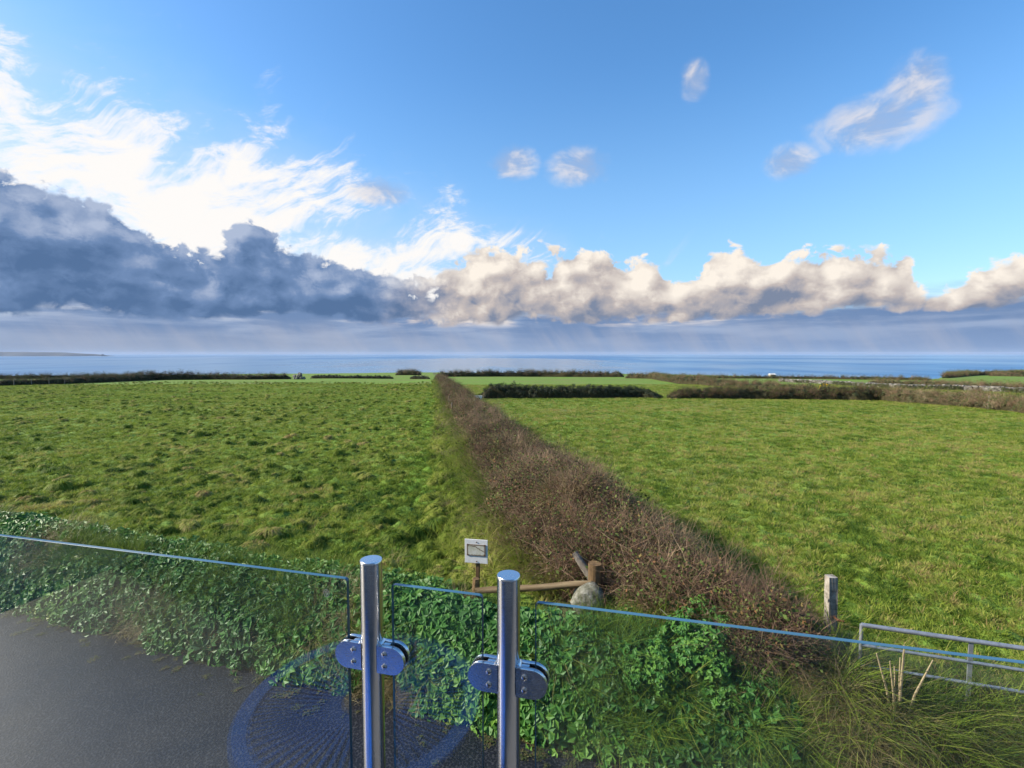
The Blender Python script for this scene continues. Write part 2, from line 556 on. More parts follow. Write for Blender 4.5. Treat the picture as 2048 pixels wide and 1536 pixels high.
def twig_clump(n, h0, h1, rad, spread, seed, arch=0.7, leaves=0, leaf=0.03):
    """arching bare stems as thin three-sided tubes, with a few small leaves"""
    r = np.random.default_rng(seed)
    V, F, B = [], [], []
    for i in range(n):
        a = r.uniform(0, 2 * math.pi); p0 = np.array([math.cos(a), math.sin(a), 0]) * spread * r.random()
        da = r.uniform(0, 2 * math.pi); h = r.uniform(h0, h1); ar = arch * r.uniform(0.2, 1.5) * h
        kink = r.normal(0, 0.05 * h, (6, 3)); rv = r.random(); rr = rad * r.uniform(0.6, 1.5)
        path = []
        segs = 5
        for k in range(segs + 1):
            t = k / segs
            path.append(p0 + np.array([math.cos(da) * ar * t * t, math.sin(da) * ar * t * t, h * (t - 0.45 * min(arch, 1.2) * t ** 3)]) + kink[k] * t - np.array([0, 0, 0.04]))
        base = len(V)
        for k, p in enumerate(path):
            q = rr * (1 - 0.75 * k / segs)
            for m_ in range(3):
                th = 2.094 * m_
                V.append(p + np.array([math.cos(th), math.sin(th), 0.35 * math.cos(th + 1)]) * q); B.append(rv)
        for k in range(segs):
            for m_ in range(3):
                a0, a1 = base + 3 * k + m_, base + 3 * k + (m_ + 1) % 3
                F += [(a0, a1, a1 + 3), (a0, a1 + 3, a0 + 3)]
        # a side shoot or two
        for q_ in range(r.integers(0, 3)):
            k = int(r.integers(2, 5)); p = path[k]; d = r.normal(size=3); d[2] = abs(d[2]) * 0.7; d *= h * 0.28 / np.linalg.norm(d)
            s = np.cross(d, r.normal(size=3)); s *= rr * 0.5 / (np.linalg.norm(s) + 1e-9); s2 = np.cross(d, s); s2 *= rr * 0.5 / (np.linalg.norm(s2) + 1e-9)
            b0 = len(V); V += [p - s, p + s, p + s2, p + d]; B += [rv] * 4
            F += [(b0, b0 + 1, b0 + 3), (b0 + 1, b0 + 2, b0 + 3), (b0 + 2, b0, b0 + 3)]
    for i in range(leaves):
        a = r.uniform(0, 2 * math.pi); rad_ = spread * 1.3 * math.sqrt(r.random())
        c = np.array([math.cos(a) * rad_, math.sin(a) * rad_, r.uniform(0.1, 0.75) * h1])
        t = r.normal(size=3); t /= np.linalg.norm(t); s = np.cross(t, r.normal(size=3)); s /= np.linalg.norm(s)
        z = leaf * r.uniform(0.6, 1.4); b0 = len(V)
        V += [c, c + t * z * 0.5 + s * z * 0.35, c + t * z, c + t * z * 0.5 - s * z * 0.35]; B += [1.5 + r.random()] * 4
        F += [(b0, b0 + 1, b0 + 2), (b0, b0 + 2, b0 + 3)]
    return np.array(V), np.array(F), np.array(B)


def src(name, vfb, material):
    return mesh_np(name, vfb[0], vfb[1], material, False, {'bv': vfb[2]})


# ================================================================== materials
def leafy(name, stops, rough=0.5, trans=0.3, bv_amt=0.3, kind='INSTANCER', spec=0.35, extra=None):
    """leaf or blade colour from the tuft's own tint and the blade's own random number"""
    m, nt, out = mat(name)
    v = attr('tint', kind) * (1 - bv_amt) + attr('bv') * bv_amt
    c = ramp(v, stops)
    if extra:                                                  # dead or living leaves among the stems
        c = mixc(sstep(attr('bv'), 1.4, 1.45), c, ramp(attr('bv') - 1.5, extra))
    b = principled(nt, out, c, rough, spec=spec, link=False)
    t = nt.nodes.new('ShaderNodeBsdfTranslucent'); nt.links.new(c.s, t.inputs[0])
    mx = nt.nodes.new('ShaderNodeMixShader'); mx.inputs[0].default_value = trans
    nt.links.new(b.outputs[0], mx.inputs[1]); nt.links.new(t.outputs[0], mx.inputs[2]); nt.links.new(mx.outputs[0], out.inputs[0])
    return m


M = {}
M['grass'] = leafy('grass_blades', [(0.0, (0.022, 0.060, 0.014)), (0.3, (0.108, 0.178, 0.020)), (0.55, (0.235, 0.29, 0.040)), (0.75, (0.35, 0.355, 0.095)), (0.88, (0.34, 0.26, 0.11)), (1.0, (0.30, 0.17, 0.085))], 0.6, 0.4, 0.3, spec=0.12)
M['straw'] = leafy('dead_grass', [(0.0, (0.06, 0.08, 0.018)), (0.4, (0.16, 0.13, 0.05)), (1.0, (0.33, 0.25, 0.12))], 0.6, 0.25, 0.5)
M['leaf'] = leafy('bank_leaves', [(0.0, (0.030, 0.100, 0.025)), (0.5, (0.068, 0.195, 0.034)), (0.85, (0.15, 0.29, 0.040)), (1.0, (0.28, 0.30, 0.05))], 0.5, 0.3, 0.4, spec=0.3)
M['twig'] = leafy('bramble_stems', [(0.0, (0.075, 0.052, 0.040)), (0.4, (0.155, 0.098, 0.066)), (0.75, (0.27, 0.185, 0.12)), (1.0, (0.46, 0.36, 0.23))], 0.7, 0.05, 0.45, spec=0.1, extra=[(0.0, (0.05, 0.09, 0.018)), (0.6, (0.10, 0.13, 0.035)), (1.0, (0.17, 0.085, 0.04))])
M['hedge'] = leafy('hedge_leaves', [(0.0, (0.010, 0.016, 0.006)), (0.4, (0.022, 0.034, 0.011)), (0.7, (0.075, 0.095, 0.028)), (1.0, (0.15, 0.10, 0.05))], 0.5, 0.15, 0.45)

m, nt, out = mat('ground_turf')
p = geo_pos()
n1 = noise(p, 0.9, 6, 0.65, dims='3D'); n2 = noise(p, 0.07, 4, 0.6, dims='3D'); n3 = noise(p, 6.0, 4, 0.7, dims='3D')
turf = ramp(n1 * 0.5 + n3 * 0.5, [(0.3, (0.04, 0.080, 0.014)), (0.45, (0.10, 0.18, 0.022)), (0.6, (0.17, 0.255, 0.034)), (0.75, (0.25, 0.29, 0.065))])
turf = mixc(sstep(n2 + n1 * 0.3, 0.60, 0.82) * 0.55, turf, (0.17, 0.155, 0.055))
turf = mixc(attr('track') * 0.6, turf, (0.13, 0.25, 0.022))
turf = mixc(attr('soil'), turf, (0.06, 0.042, 0.028))
turf = mixc(attr('rock'), turf, (0.10, 0.085, 0.07))
principled(nt, out, turf, 0.85, spec=0.2, bump=n3 * 0.6 + n1, bump_d=0.12, bump_s=0.9)
M['turf'] = m

m, nt, out = mat('sea_water')
p = geo_pos()
sp = nt.nodes.new('ShaderNodeSeparateXYZ'); nt.links.new(p, sp.inputs[0])
wx, wy = E(sp.outputs[0]), E(sp.outputs[1])
swell = noise(xyz(wx * 0.035, wy * 0.018, 0), 1.0, 6, 0.62)
slick = noise(xyz(wx * 0.00035, wy * 0.00016, 0), 1.0, 4, 0.55)
slick2 = noise(xyz(wx * 0.004, wy * 0.0012, 0), 1.0, 4, 0.6)
calm_sheen = emax(sstep(slick + slick2 * 0.25, 0.52, 0.74) * 0.5, sstep(E.m('POWER', (wx + 250) / 1300, 2.0) + E.m('POWER', (wy - 4600) / 3400, 2.0) + (slick2 - 0.5) * 1.4, 1.1, 0.3))
wc = mixc(sstep(slick2 + slick, 0.7, 1.2), (0.022, 0.105, 0.25), (0.045, 0.17, 0.32))
wb = principled(nt, out, mixc(calm_sheen, wc, (0.16, 0.23, 0.30)), E.m('ADD', 0.40 - calm_sheen * 0.24, 0.0), spec=0.4, bump=swell, bump_d=2.0, bump_s=0.55)  # calm water is smoother; silver cloud reflection is painted into its base colour
M['sea'] = m

m, nt, out = mat('asphalt')
p = geo_pos()
grain = voronoi(p, 42.0, dims='2D'); g2 = noise(p, 160, 3, 0.6, dims='3D'); damp = noise(p, 0.55, 4, 0.6, 0.6, dims='3D'); g3 = noise(p, 9, 4, 0.6, dims='3D')
ac = ramp(g2 * 0.35 + grain * 0.75 + (g3 - 0.5) * 0.35, [(0.25, (0.004, 0.004, 0.006)), (0.5, (0.008, 0.008, 0.011)), (0.75, (0.034, 0.034, 0.037))])
ar = ramp(damp, [(0.35, (0.30,) * 3), (0.65, (0.5,) * 3)])
principled(nt, out, ac, ar, spec=0.5, bump=grain * 0.6 + g2 * 0.7 + g3 * 0.1, bump_d=0.007, bump_s=0.6)
M['asphalt'] = m

m, nt, out = mat('hedge_earth')
p = geo_pos(); n1 = noise(p, 3, 6, 0.7, dims='3D')
principled(nt, out, ramp(n1, [(0.3, (0.020, 0.018, 0.010)), (0.55, (0.045, 0.040, 0.020)), (0.75, (0.08, 0.065, 0.038))]), 0.95, spec=0.1, bump=n1, bump_d=0.1)
M['earth'] = m

# ================================================================== the setting
# ---- ground: one sheet from the lane to the cliffs
ang = np.radians(np.linspace(-84, 84, 620))
rad = np.concatenate([np.geomspace(2.2, 4, 12, endpoint=False), np.geomspace(4, 60, 260, endpoint=False), np.geomspace(60, 1100, 130)])
A, RR = np.meshgrid(ang, rad)
gx, gy = np.sin(A) * RR, np.cos(A) * RR
gz = ground_z(gx, gy)
na = len(ang)
ii = np.arange(len(rad) - 1)[:, None] * na + np.arange(na - 1)[None, :]
quads = np.stack([ii, ii + 1, ii + na + 1, ii + na], -1).reshape(-1, 4)


def track_mask(x, y):
    """smoother, greener strips where wheels have run"""
    t = np.zeros_like(x)
    for (x0, y0, x1, y1, w) in ((-60, 34, -33, 95, 1.6), (-33, 95, -26, 160, 1.6), (-56, 33, -30, 92, 0.8), (-30, 92, -24, 160, 0.8), (-2.2, 13, -25.5, 160, 0.7)):
        dx_, dy_ = x1 - x0, y1 - y0; L2 = dx_ * dx_ + dy_ * dy_
        s = np.clip(((x - x0) * dx_ + (y - y0) * dy_) / L2, 0, 1)
        dist = np.hypot(x - x0 - s * dx_, y - y0 - s * dy_)
        t = np.maximum(t, sst(dist, w * 1.3, w * 0.5))
    return t


gd = past_lane(gx, gy)
e_ = np.interp(gx / np.maximum(gy, 1e-3), _edge_u, _edge_d)
soil = sst(gd, 1.1, 0.4) * 0.9 + 0.75 * sst(np.abs(gx - hedge_axis(gy)), 1.3, 0.7)
ground = link('ground', mesh_np('ground', np.stack([gx, gy, gz], -1).reshape(-1, 3), quads, M['turf'], True,
              {'track': track_mask(gx, gy).ravel(), 'soil': np.clip(soil, 0, 1).ravel(), 'rock': sst(gy, e_ + 4, e_ + 14).ravel()}))
tag(ground, kind='structure')

# ---- lane
lx = np.linspace(-80, 60, 141)
far_edge = LANE_C - LANE_S * lx + (fbm(lx * 1.3, lx * 0 + 1, 3) - 0.5) * 0.25 + 0.12
lv = np.concatenate([np.stack([lx, far_edge, np.zeros_like(lx)], -1), np.stack([lx, np.minimum(far_edge - 5, -14), np.zeros_like(lx)], -1)])
n_ = len(lx); i_ = np.arange(n_ - 1)
lane = link('lane', mesh_np('lane', lv, np.stack([i_, i_ + n_, i_ + n_ + 1, i_ + 1], -1), M['asphalt']))
tag(lane, kind='structure')

# ---- sea
sr = np.concatenate([[60.0], np.geomspace(120, 120000, 60)]); sa_ = np.linspace(-math.pi, math.pi, 97)
A, RR = np.meshgrid(sa_, sr)
sx, sy = np.sin(A) * RR, np.cos(A) * RR
na = len(sa_); ii = np.arange(len(sr) - 1)[:, None] * na + np.arange(na - 1)[None, :]
sea = link('sea', mesh_np('sea', np.stack([sx, sy + 400, np.full_like(sx, -58)], -1).reshape(-1, 3), np.stack([ii, ii + 1, ii + na + 1, ii + na], -1).reshape(-1, 4), M['sea'], True))
tag(sea, kind='structure')

# ================================================================== plant sources
PL = []
for k in range(4): PL.append(src('short_grass', blades(34, 0.095, 0.025, 0.075, 0.009, 0.7, 0.5, 100 + k, 0.5, 2), M['grass']))                       # 0-3
for k in range(4): PL.append(src('tussock', blades(110, 0.12, 0.10, 0.24, 0.009, 1.1, 0.55, 120 + k, 0.6, 4, 0.5), M['grass']))               # 4-7
for k in range(3): PL.append(src('straw_tuft', blades(70, 0.16, 0.22, 0.5, 0.007, 0.9, 0.5, 140 + k, 0.7, 4, 0.5), M['straw']))              # 8-10
for k in range(4): PL.append(src('leaf_clump', leaf_clump(30, 0.20, (0.05, 0.075, 0.09, 0.11)[k], 160 + k, 0.20), M['leaf']))                                       # 11-14
for k in range(4): PL.append(src('bramble', twig_clump(26, 0.35, 0.9, 0.0055, 0.3, 180 + k, 0.8, 60, 0.05), M['twig']))                      # 15-18
for k in range(3): PL.append(src('hedge_clump', leaf_clump(46, 0.30, 0.085, 200 + k, 0.30, 2, 1.0), M['hedge']))                              # 19-21
for k in range(3): PL.append(src('tall_grass', blades(60, 0.2, 0.3, 0.6, 0.008, 0.8, 0.35, 220 + k, 0.7, 4, 0.35), M['grass']))              # 22-24
for k in range(2): PL.append(src('fine_twigs', twig_clump(34, 0.5, 1.2, 0.004, 0.25, 240 + k, 0.35, 4, 0.03), M['twig']))                    # 25-26
for k in range(4): PL.append(src('grass_dome', dome(130, 0.135, 0.085, 0.008, 260 + k), M['grass']))                                             # 27-30
plants = scatter_group('plant_scatter', source_group('plant', PL))


def rot_up(n, tilt=0.15, nrm=None):
    """euler angles: free spin round z, leaning a little, or towards a normal"""
    r = np.stack([rng.normal(0, tilt, n), rng.normal(0, tilt, n), rng.uniform(0, 2 * math.pi, n)], -1)
    if nrm is not None:
        nn = nrm / np.linalg.norm(nrm, axis=1, keepdims=True)
        out_ = np.empty((n, 3))
        for i in range(n):
            q = Vector((0, 0, 1)).rotation_difference(Vector(nn[i]))
            e = (q.to_matrix() @ Matrix.Rotation(r[i, 2], 3, 'Z')).to_euler()
            out_[i] = (e.x + r[i, 0], e.y + r[i, 1], e.z)
        return out_
    return r


def s3(s, zs=1.0): return np.stack([s, s, s * zs], -1)


# ================================================================== grass
def field_points(n, y0, y1, umax, power):
    """points spread so that they thin out with distance"""
    a = 1.0 - power
    t = rng.random(n)
    y = (y0 ** (a + 1) + t * (y1 ** (a + 1) - y0 ** (a + 1))) ** (1 / (a + 1))
    x = rng.uniform(-umax, umax, n) * y
    return x, y


x, y = field_points(190000, 6.2, 110, 1.25, 1.45)
xg = rng.uniform(3.0, 11.0, 9000); dg = rng.uniform(1.0, 6.5, 9000); yg = LANE_C - LANE_S * xg + dg * LANE_N
ok = yg < 6.2
x, y = np.concatenate([x, xg[ok]]), np.concatenate([y, yg[ok]])
d = past_lane(x, y); ax = hedge_axis(y)
keep = (d > 1.0) & (np.abs(x - ax) > 0.9) & ~((y < 7.35) & (np.abs(x - 0.3) < 1.1) & (rng.random(len(x)) < 0.75)) & ~((x > 3.2) & (d < 1.2))
x, y, d, ax = x[keep], y[keep], d[keep], ax[keep]
left = x < ax
n = len(x)
cb = fbm(x * 0.12, y * 0.12 + 40, 3); md = fbm(x * 0.55 + 7, y * 0.55 + 9, 3); fi = fbm(x * 2.6, y * 2.6, 2)
bare = track_mask(x, y)
idx = rng.integers(0, 4, n)
grow = np.maximum(y / 8.0, 0.7) ** 0.30
s = grow * rng.uniform(0.7, 1.5, n)
tint = np.where(left, 0.40, 0.49) + (md - 0.5) * 0.6 + (cb - 0.5) * 0.35 + (fi - 0.5) * np.where(left, 0.5, 1.0) + rng.normal(0, 1, n) * np.where(left, 0.15, 0.21)
sp5 = fbm(x * 5.2 + 11, y * 5.2, 2)
row = x + 0.16 * y
tint = tint + (rng.random(n) < 0.10) * 0.36 - (rng.random(n) < 0.10) * 0.25 - 0.10 * bare * left + 0.05 * left * np.sin(row * 3.9) - np.where(left, 0.18, 0.34) * sst(sp5, 0.60, 0.72) + np.where(left, 0.1, 0.22) * sst(sp5, 0.42, 0.30)
for (qx, qy, qa, qb) in ((14.1, 25.3, 1.0, 0.7), (4.0, 41.5, 2.6, 1.2), (11.6, 43.5, 2.5, 1.0), (14.0, 40.5, 2.4, 1.0), (-5.6, 13.5, 0.9, 0.5), (-14.0, 21.5, 2.0, 0.9), (-11.5, 11.9, 1.4, 0.5), (7.5, 17.0, 1.0, 0.5)):
    tint = tint + 0.42 * sst(((x - qx) / qa) ** 2 + ((y - qy) / qb) ** 2 + (fi - 0.5) * 1.5, 1.2, 0.2)
tint = np.clip(tint, 0, 1)
z = ground_z(x, y)
# tussocks stand apart in the left field
x2, y2 = field_points(34000, 7.2, 130, 1.25, 0.85)
w2 = x2 + 0.16 * y2; w2 = np.where(rng.random(len(w2)) < 0.6, np.round(w2 / 1.15) * 1.15 + rng.normal(0, 0.22, len(w2)), w2); x2 = w2 - 0.16 * y2
sel2 = (past_lane(x2, y2) > 1.2) & (x2 < hedge_axis(y2) - 1.2) & (track_mask(x2, y2) < 0.25) & (fbm(x2 * 0.22, y2 * 0.22 + 3, 3) + rng.normal(0, 0.08, len(x2)) > 0.40)
x2, y2 = x2[sel2], y2[sel2]; n2 = len(x2)
kind2 = rng.random(n2)
t2 = np.where(kind2 < 0.36, 0.25, np.where(kind2 < 0.78, 0.50, 0.82)) + (fbm(x2 * 0.3, y2 * 0.3, 2) - 0.5) * 0.4 + rng.normal(0, 0.08, n2)
sz2 = rng.gamma(3.0, 0.27, n2).clip(0.3, 2.2) * (y2 / 8) ** 0.12
X, Y = np.concatenate([x[left], x2]), np.concatenate([y[left], y2])
S = np.concatenate([s3(s)[left], np.stack([sz2 * rng.uniform(0.8, 1.4, n2), sz2 * rng.uniform(0.8, 1.2, n2), sz2 * rng.uniform(0.7, 1.15, n2)], -1)])
o = scatter('pasture_grass', np.stack([X, Y, ground_z(X, Y)], -1), rot_up(len(X), 0.12), S, np.concatenate([idx[left], rng.integers(27, 31, n2)]), np.clip(np.concatenate([tint[left], t2]), 0, 1), plants)
tag(o, 'lumpy tussocky green pasture grass in the field on the left', 'grass')
r_ = ~left
o = scatter('mown_grass', np.stack([x, y, z], -1)[r_], rot_up(int(r_.sum()), 0.15), s3(s, 1.0)[r_], idx[r_], tint[r_], plants)
tag(o, 'short yellowish green grass covering the field on the right', 'grass')


# ================================================================== hedges
def hedge_surface(poly, hw, seed, step=0.6, flat=2.6):
    """sample a hedge along a plan polyline (x, y, height): centre, tangent, height at even steps"""
    P = np.array(poly, float)
    seg = np.hypot(*(P[1:, :2] - P[:-1, :2]).T); L = np.concatenate([[0], np.cumsum(seg)])
    n = max(6, int(L[-1] / step)); sd = np.linspace(0, L[-1], n)
    cx, cy, ch = (np.interp(sd, L, P[:, k]) for k in range(3))
    tx, ty = np.gradient(cx), np.gradient(cy); q = np.hypot(tx, ty); tx, ty = tx / q, ty / q
    ends = np.minimum(sst(sd, 0, 1.0 * hw + 0.2), sst(L[-1] - sd, 0, 1.0 * hw + 0.2)) * 0.65 + 0.35
    ch = ch * ends * (0.88 + 0.3 * fbm(sd * 0.35 + seed, sd * 0 + seed, 3))
    return cx, cy, ch, tx, ty, sd, L[-1]


def make_hedge(label, poly, hw, seed, per_m, kinds, tint, scale=1.0, group='field hedges', name='hedgerow', cat='hedge', core=0.8, ragged=0.12):
    cx, cy, ch, tx, ty, sd, L = hedge_surface(poly, hw, seed)
    z0 = ground_z(cx, cy, False)
    root = empty(name, (float(cx[0]), float(cy[0]), float(z0[0])), label, cat, group)
    inv = Matrix.Translation(root.location).inverted()
    K_ = 9
    th = np.linspace(0, math.pi, K_)
    lat = -np.cos(th); up = np.sin(th) ** 0.55
    V = []
    for k in range(K_):
        w = hw * core * (0.9 + 0.25 * fbm(sd * 0.8 + k * 3, sd * 0 + seed, 2))
        xx = cx - ty * lat[k] * w; yy = cy + tx * lat[k] * w
        V.append(np.stack([xx, yy, np.minimum(ground_z(xx, yy, False), z0) - 0.1 + (ch * core + 0.1) * up[k] * (0.9 + 0.2 * fbm(sd * 0.9, sd * 0 + k, 2))], -1))
    V = np.array(V); n = len(cx)
    ii = np.arange(K_ - 1)[:, None] * n + np.arange(n - 1)[None, :]
    F = np.stack([ii, ii + 1, ii + n + 1, ii + n], -1).reshape(-1, 4)
    o = link('bank', mesh_np('hedge_bank', V.reshape(-1, 3), F, M['earth'], True), root); o.matrix_parent_inverse = inv
    # foliage
    m_ = int(L * per_m)
    s_ = rng.uniform(0, L, m_); thh = np.arccos(rng.uniform(-1, 1, m_)) 
    c_ = lambda a: np.interp(s_, sd, a)
    X0, Y0, H, TX, TY = c_(cx), c_(cy), c_(ch), c_(tx), c_(ty)
    lt = -np.cos(thh); u_ = np.sin(thh) ** 0.55
    rr_ = 1 + rng.normal(0, ragged, m_)
    px_ = X0 - TY * lt * hw * rr_; py_ = Y0 + TX * lt * hw * rr_
    pz_ = c_(z0) + H * (u_ * rr_) * 0.93
    nrm = np.stack([-TY * lt, TX * lt, 0.5 + u_ * 0.6], -1)
    kk = np.array(kinds); kd = kk[rng.integers(0, len(kk), m_)]
    tn = tint(s_ / L) if callable(tint) else np.full(m_, tint)
    tn = np.clip(tn + rng.normal(0, 0.10, m_) + (fbm(s_ * 0.3, s_ * 0 + seed, 3) - 0.5) * 0.5, 0, 1)
    sc = scale * rng.uniform(0.7, 1.3, m_)
    scatter('foliage', np.stack([px_, py_, pz_ - 0.12 * sc], -1), rot_up(m_, 0.25, nrm), s3(sc), kd, tn, plants, root)
    return root


DK = [19, 20, 21]
MX = [19, 20, 21, 15, 17]
BR = [15, 16, 17, 18, 19, 25]
make_hedge('dark green clipped hedge in the right field, its left end beside the brown hedgerow',
           [(-3.5, 56.5, 0.96), (-2.2, 57.2, 1.55), (2.1, 57.4, 1.25), (10.2, 57.8, 1.3), (14.7, 59.6, 1.2), (16.3, 58.8, 0.8), (17.4, 58.2, 0.4)], 0.8, 1, 34, DK, 0.12, 1.0)
make_hedge('long dark hedge turning brown, running across the right field to the right edge',
           [(18.3, 58.2, 0.7), (20.3, 58.3, 1.05), (26.7, 58.3, 1.1), (33.2, 57.5, 1.2), (37.6, 56.2, 1.15), (38.5, 55.2, 1.55), (40.8, 55.2, 1.15), (40.9, 52.4, 1.15), (41, 47.7, 1.05), (41.2, 44.2, 1.0), (40.4, 40.8, 1.0), (39.9, 38.8, 0.95), (38.9, 32.9, 0.9)], 0.8, 2, 34, MX,
           lambda t: 0.10 + 0.75 * sst(t, 0.35, 0.65), 1.0)
make_hedge('overgrown hedge along the far left side of the left field',
           [(-109.7, 93.2, 0.93), (-107, 104.3, 1.15), (-103, 112, 1.2), (-103, 122, 1.6), (-106, 135, 1.6), (-110, 154, 2.2), (-104.4, 154.7, 2.3), (-95.9, 158.6, 1.8), (-82.9, 157.9, 1.5), (-71.9, 162.5, 1.4)], 1.1, 3, 9, MX, lambda t: 0.65 - 0.5 * sst(t, 0.5, 0.7), 1.7)
make_hedge('low dark hedge farthest away on the left, just below the sea',
           [(-179.7, 152.8, 1.1), (-178, 173.6, 1.3), (-166.4, 179.8, 1.3), (-157.7, 188, 1.2), (-143.3, 187.3, 0.9)], 1.1, 4, 6, MX, 0.5, 1.8)
make_hedge('low straight dark hedge at the far end of the left field, left of the gap',
           [(-71.4, 177.3, 1.1), (-57.1, 176.5, 1.0), (-42.5, 178, 1.0)], 0.9, 5, 9, DK, 0.1, 1.7)
make_hedge('short low dark hedge between the field gap and the brown hedgerow',
           [(-35.8, 176, 1.0), (-28.8, 174.4, 1.0)], 0.9, 6, 10, DK, 0.1, 1.7)
make_hedge('rounded brownish bushes on the skyline above the field gap',
           [(-65, 280, 2.0), (-58.5, 279, 2.9), (-51, 278, 2.2)], 1.8, 7, 9, MX, 0.7, 2.6)
make_hedge('long level dark hedge on the skyline, right of the brown hedgerow',
           [(-32.9, 224, 2.1), (-5.6, 226, 2.2), (12.9, 226, 2.4), (46.9, 210, 1.8)], 1.3, 8, 8, MX, 0.35, 2.2)
make_hedge('brownish green hedge slanting down behind the long dark one, in the far right field',
           [(42.6, 186, 1.7), (50, 178, 1.6), (39, 116, 1.4), (41.0, 108, 1.4), (40.5, 97.4, 1.2), (41.5, 90.2, 1.0), (43.6, 81.2, 1.1), (46.5, 76.3, 1.0)], 0.9, 9, 10, MX, 0.62, 1.5)
make_hedge('thin brown scrub line behind the far stone wall on the right',
           [(81, 112.7, 0.9), (85, 102.6, 0.85), (80.5, 84, 0.8), (78, 72.3, 0.8)], 0.7, 10, 9, MX, 0.7, 1.3)
make_hedge('thin dark hedge along the cliff top on the right, below the sea',
           [(59.9, 186, 0.9), (88.7, 181, 0.9), (105.5, 176, 0.9), (129, 154, 0.95)], 0.8, 11, 6, MX, 0.4, 1.7)
make_hedge('dark hedge line climbing the headland at the right edge',
           [(163, 188, 1.3), (247.9, 267.5, 1.8), (305, 298, 2.0), (350, 310, 2.0)], 1.2, 12, 4, MX, 0.3, 2.4)
make_hedge('short scrubby hedge below the headland skyline at the right edge',
           [(232, 242, 1.5), (228, 222, 1.4), (251, 222, 1.4)], 1.0, 13, 5, MX, 0.55, 2.2)

# ---- the brown hedgerow that runs from the lane to the cliffs
lefts = np.array([(5.15, 2.65), (5.75, 2.5), (6.05, 1.75), (6.7, 1.45), (7.2, 0.75), (7.8, 0.25), (8.4, 0.05), (9.2, -0.15)])
rights = np.array([(5.3, 3.0), (5.8, 3.35), (6.4, 2.95), (8.4, 2.35), (9.2, 2.2)])


def h_left(y): return np.where(y < 9.2, np.interp(y, lefts[:, 0], lefts[:, 1]), hedge_axis(y) - 1.17 + 0.2 * (fbm(y * 0.3, y * 0, 2) - 0.5))
def h_right(y): return np.where(y < 9.2, np.interp(y, rights[:, 0], rights[:, 1]), hedge_axis(y) + 1.18 + 0.3 * (fbm(y * 0.3, y * 0 + 5, 2) - 0.5))
def h_top(y): return (0.34 + 0.60 * sst(y, 5.4, 8.5) + 1.0 * (fbm(y * 0.36, y * 0 + 8, 3) - 0.45) * sst(y, 5.5, 10)) * (1 + 0.25 * sst(y, 60, 160))


hroot = empty('hedgerow', (1.2, 7.5, 0.5), 'tall brown bramble hedgerow running from the lane straight towards the sea', 'hedge', 'field hedges')
inv = Matrix.Translation(hroot.location).inverted()
ys = np.concatenate([np.linspace(5.2, 40, 150), np.geomspace(40.5, 176, 80)]); vs = np.linspace(-1, 1, 17)
Y_, V_ = np.meshgrid(ys, vs, indexing='ij')


def hedge_pt(y, v, k=1.0, core=1.0):
    c, hw = (h_left(y) + h_right(y)) / 2, (h_right(y) - h_left(y)) / 2
    x = c + hw * v * core
    prof = (1 - np.abs(v) ** 2.6)
    lump = 0.66 + 0.72 * fbm(y * 0.8 + 3, x * 0.8, 3)
    return x, ground_z(x, y, False) + h_top(y) * prof * lump * k


X_, Z_ = hedge_pt(Y_, V_, 0.86, 0.94)
Z_ -= 0.08
n_ = len(vs); ii = np.arange(len(ys) - 1)[:, None] * n_ + np.arange(n_ - 1)[None, :]
o = link('bank', mesh_np('hedge_bank', np.stack([X_, Y_, Z_], -1).reshape(-1, 3), np.stack([ii, ii + 1, ii + n_ + 1, ii + n_], -1).reshape(-1, 4), M['earth'], True), hroot)
o.matrix_parent_inverse = inv


def along(n, y0, y1, power):
    a = 1 - power; t = rng.random(n)
    return (y0 ** a + t * (y1 ** a - y0 ** a)) ** (1 / a)


# stems
n = 6800
y = along(n, 5.15, 176, 1.35); v = rng.uniform(-1, 1, n); v = np.sign(v) * np.abs(v) ** 0.75
x, z = hedge_pt(y, v)
grow = (y / 8) ** 0.22
kinds = np.array([15, 16, 17, 18, 25, 26]); kd = kinds[rng.integers(0, 6, n)]
patch = fbm(y * 0.35, x * 0.5, 3)
tn = np.clip(0.36 + (patch - 0.5) * 1.9 + rng.normal(0, 0.14, n) + 0.34 * sst(v, 0.2, 0.8) * sst(y, 16, 8), 0, 1)
sc = rng.uniform(0.36, 0.72, n) * grow * np.where(rng.random(n) < 0.08, 1.5, 1.0)
nrm = np.stack([v * 0.9, np.full(n, -0.15), 0.75 + 0 * v], -1)
scatter('stems', np.stack([x, y, z - 0.15 * sc], -1), rot_up(n, 0.35, nrm), s3(sc), kd, tn, plants, hroot)
# tall pale dry stems on the right shoulder
n = 1300
y = along(n, 6.2, 40, 1.2); v = rng.uniform(-0.3, 0.95, n)
x, z = hedge_pt(y, v)
ok = fbm(y * 0.6 + 3, x * 0.8 + 21, 2) > 0.45
x, y, z, v = x[ok], y[ok], z[ok], v[ok]; n = len(x)
kd = np.where(rng.random(n) < 0.6, rng.integers(8, 11, n), rng.integers(25, 27, n))
scatter('dry_stems', np.stack([x, y, z - 0.08], -1), rot_up(n, 0.3), s3(np.where(kd < 11, rng.uniform(0.7, 1.3, n), rng.uniform(0.35, 0.75, n))), kd, np.clip(1.0 + rng.normal(0, 0.1, n), 0, 1), plants, hroot)
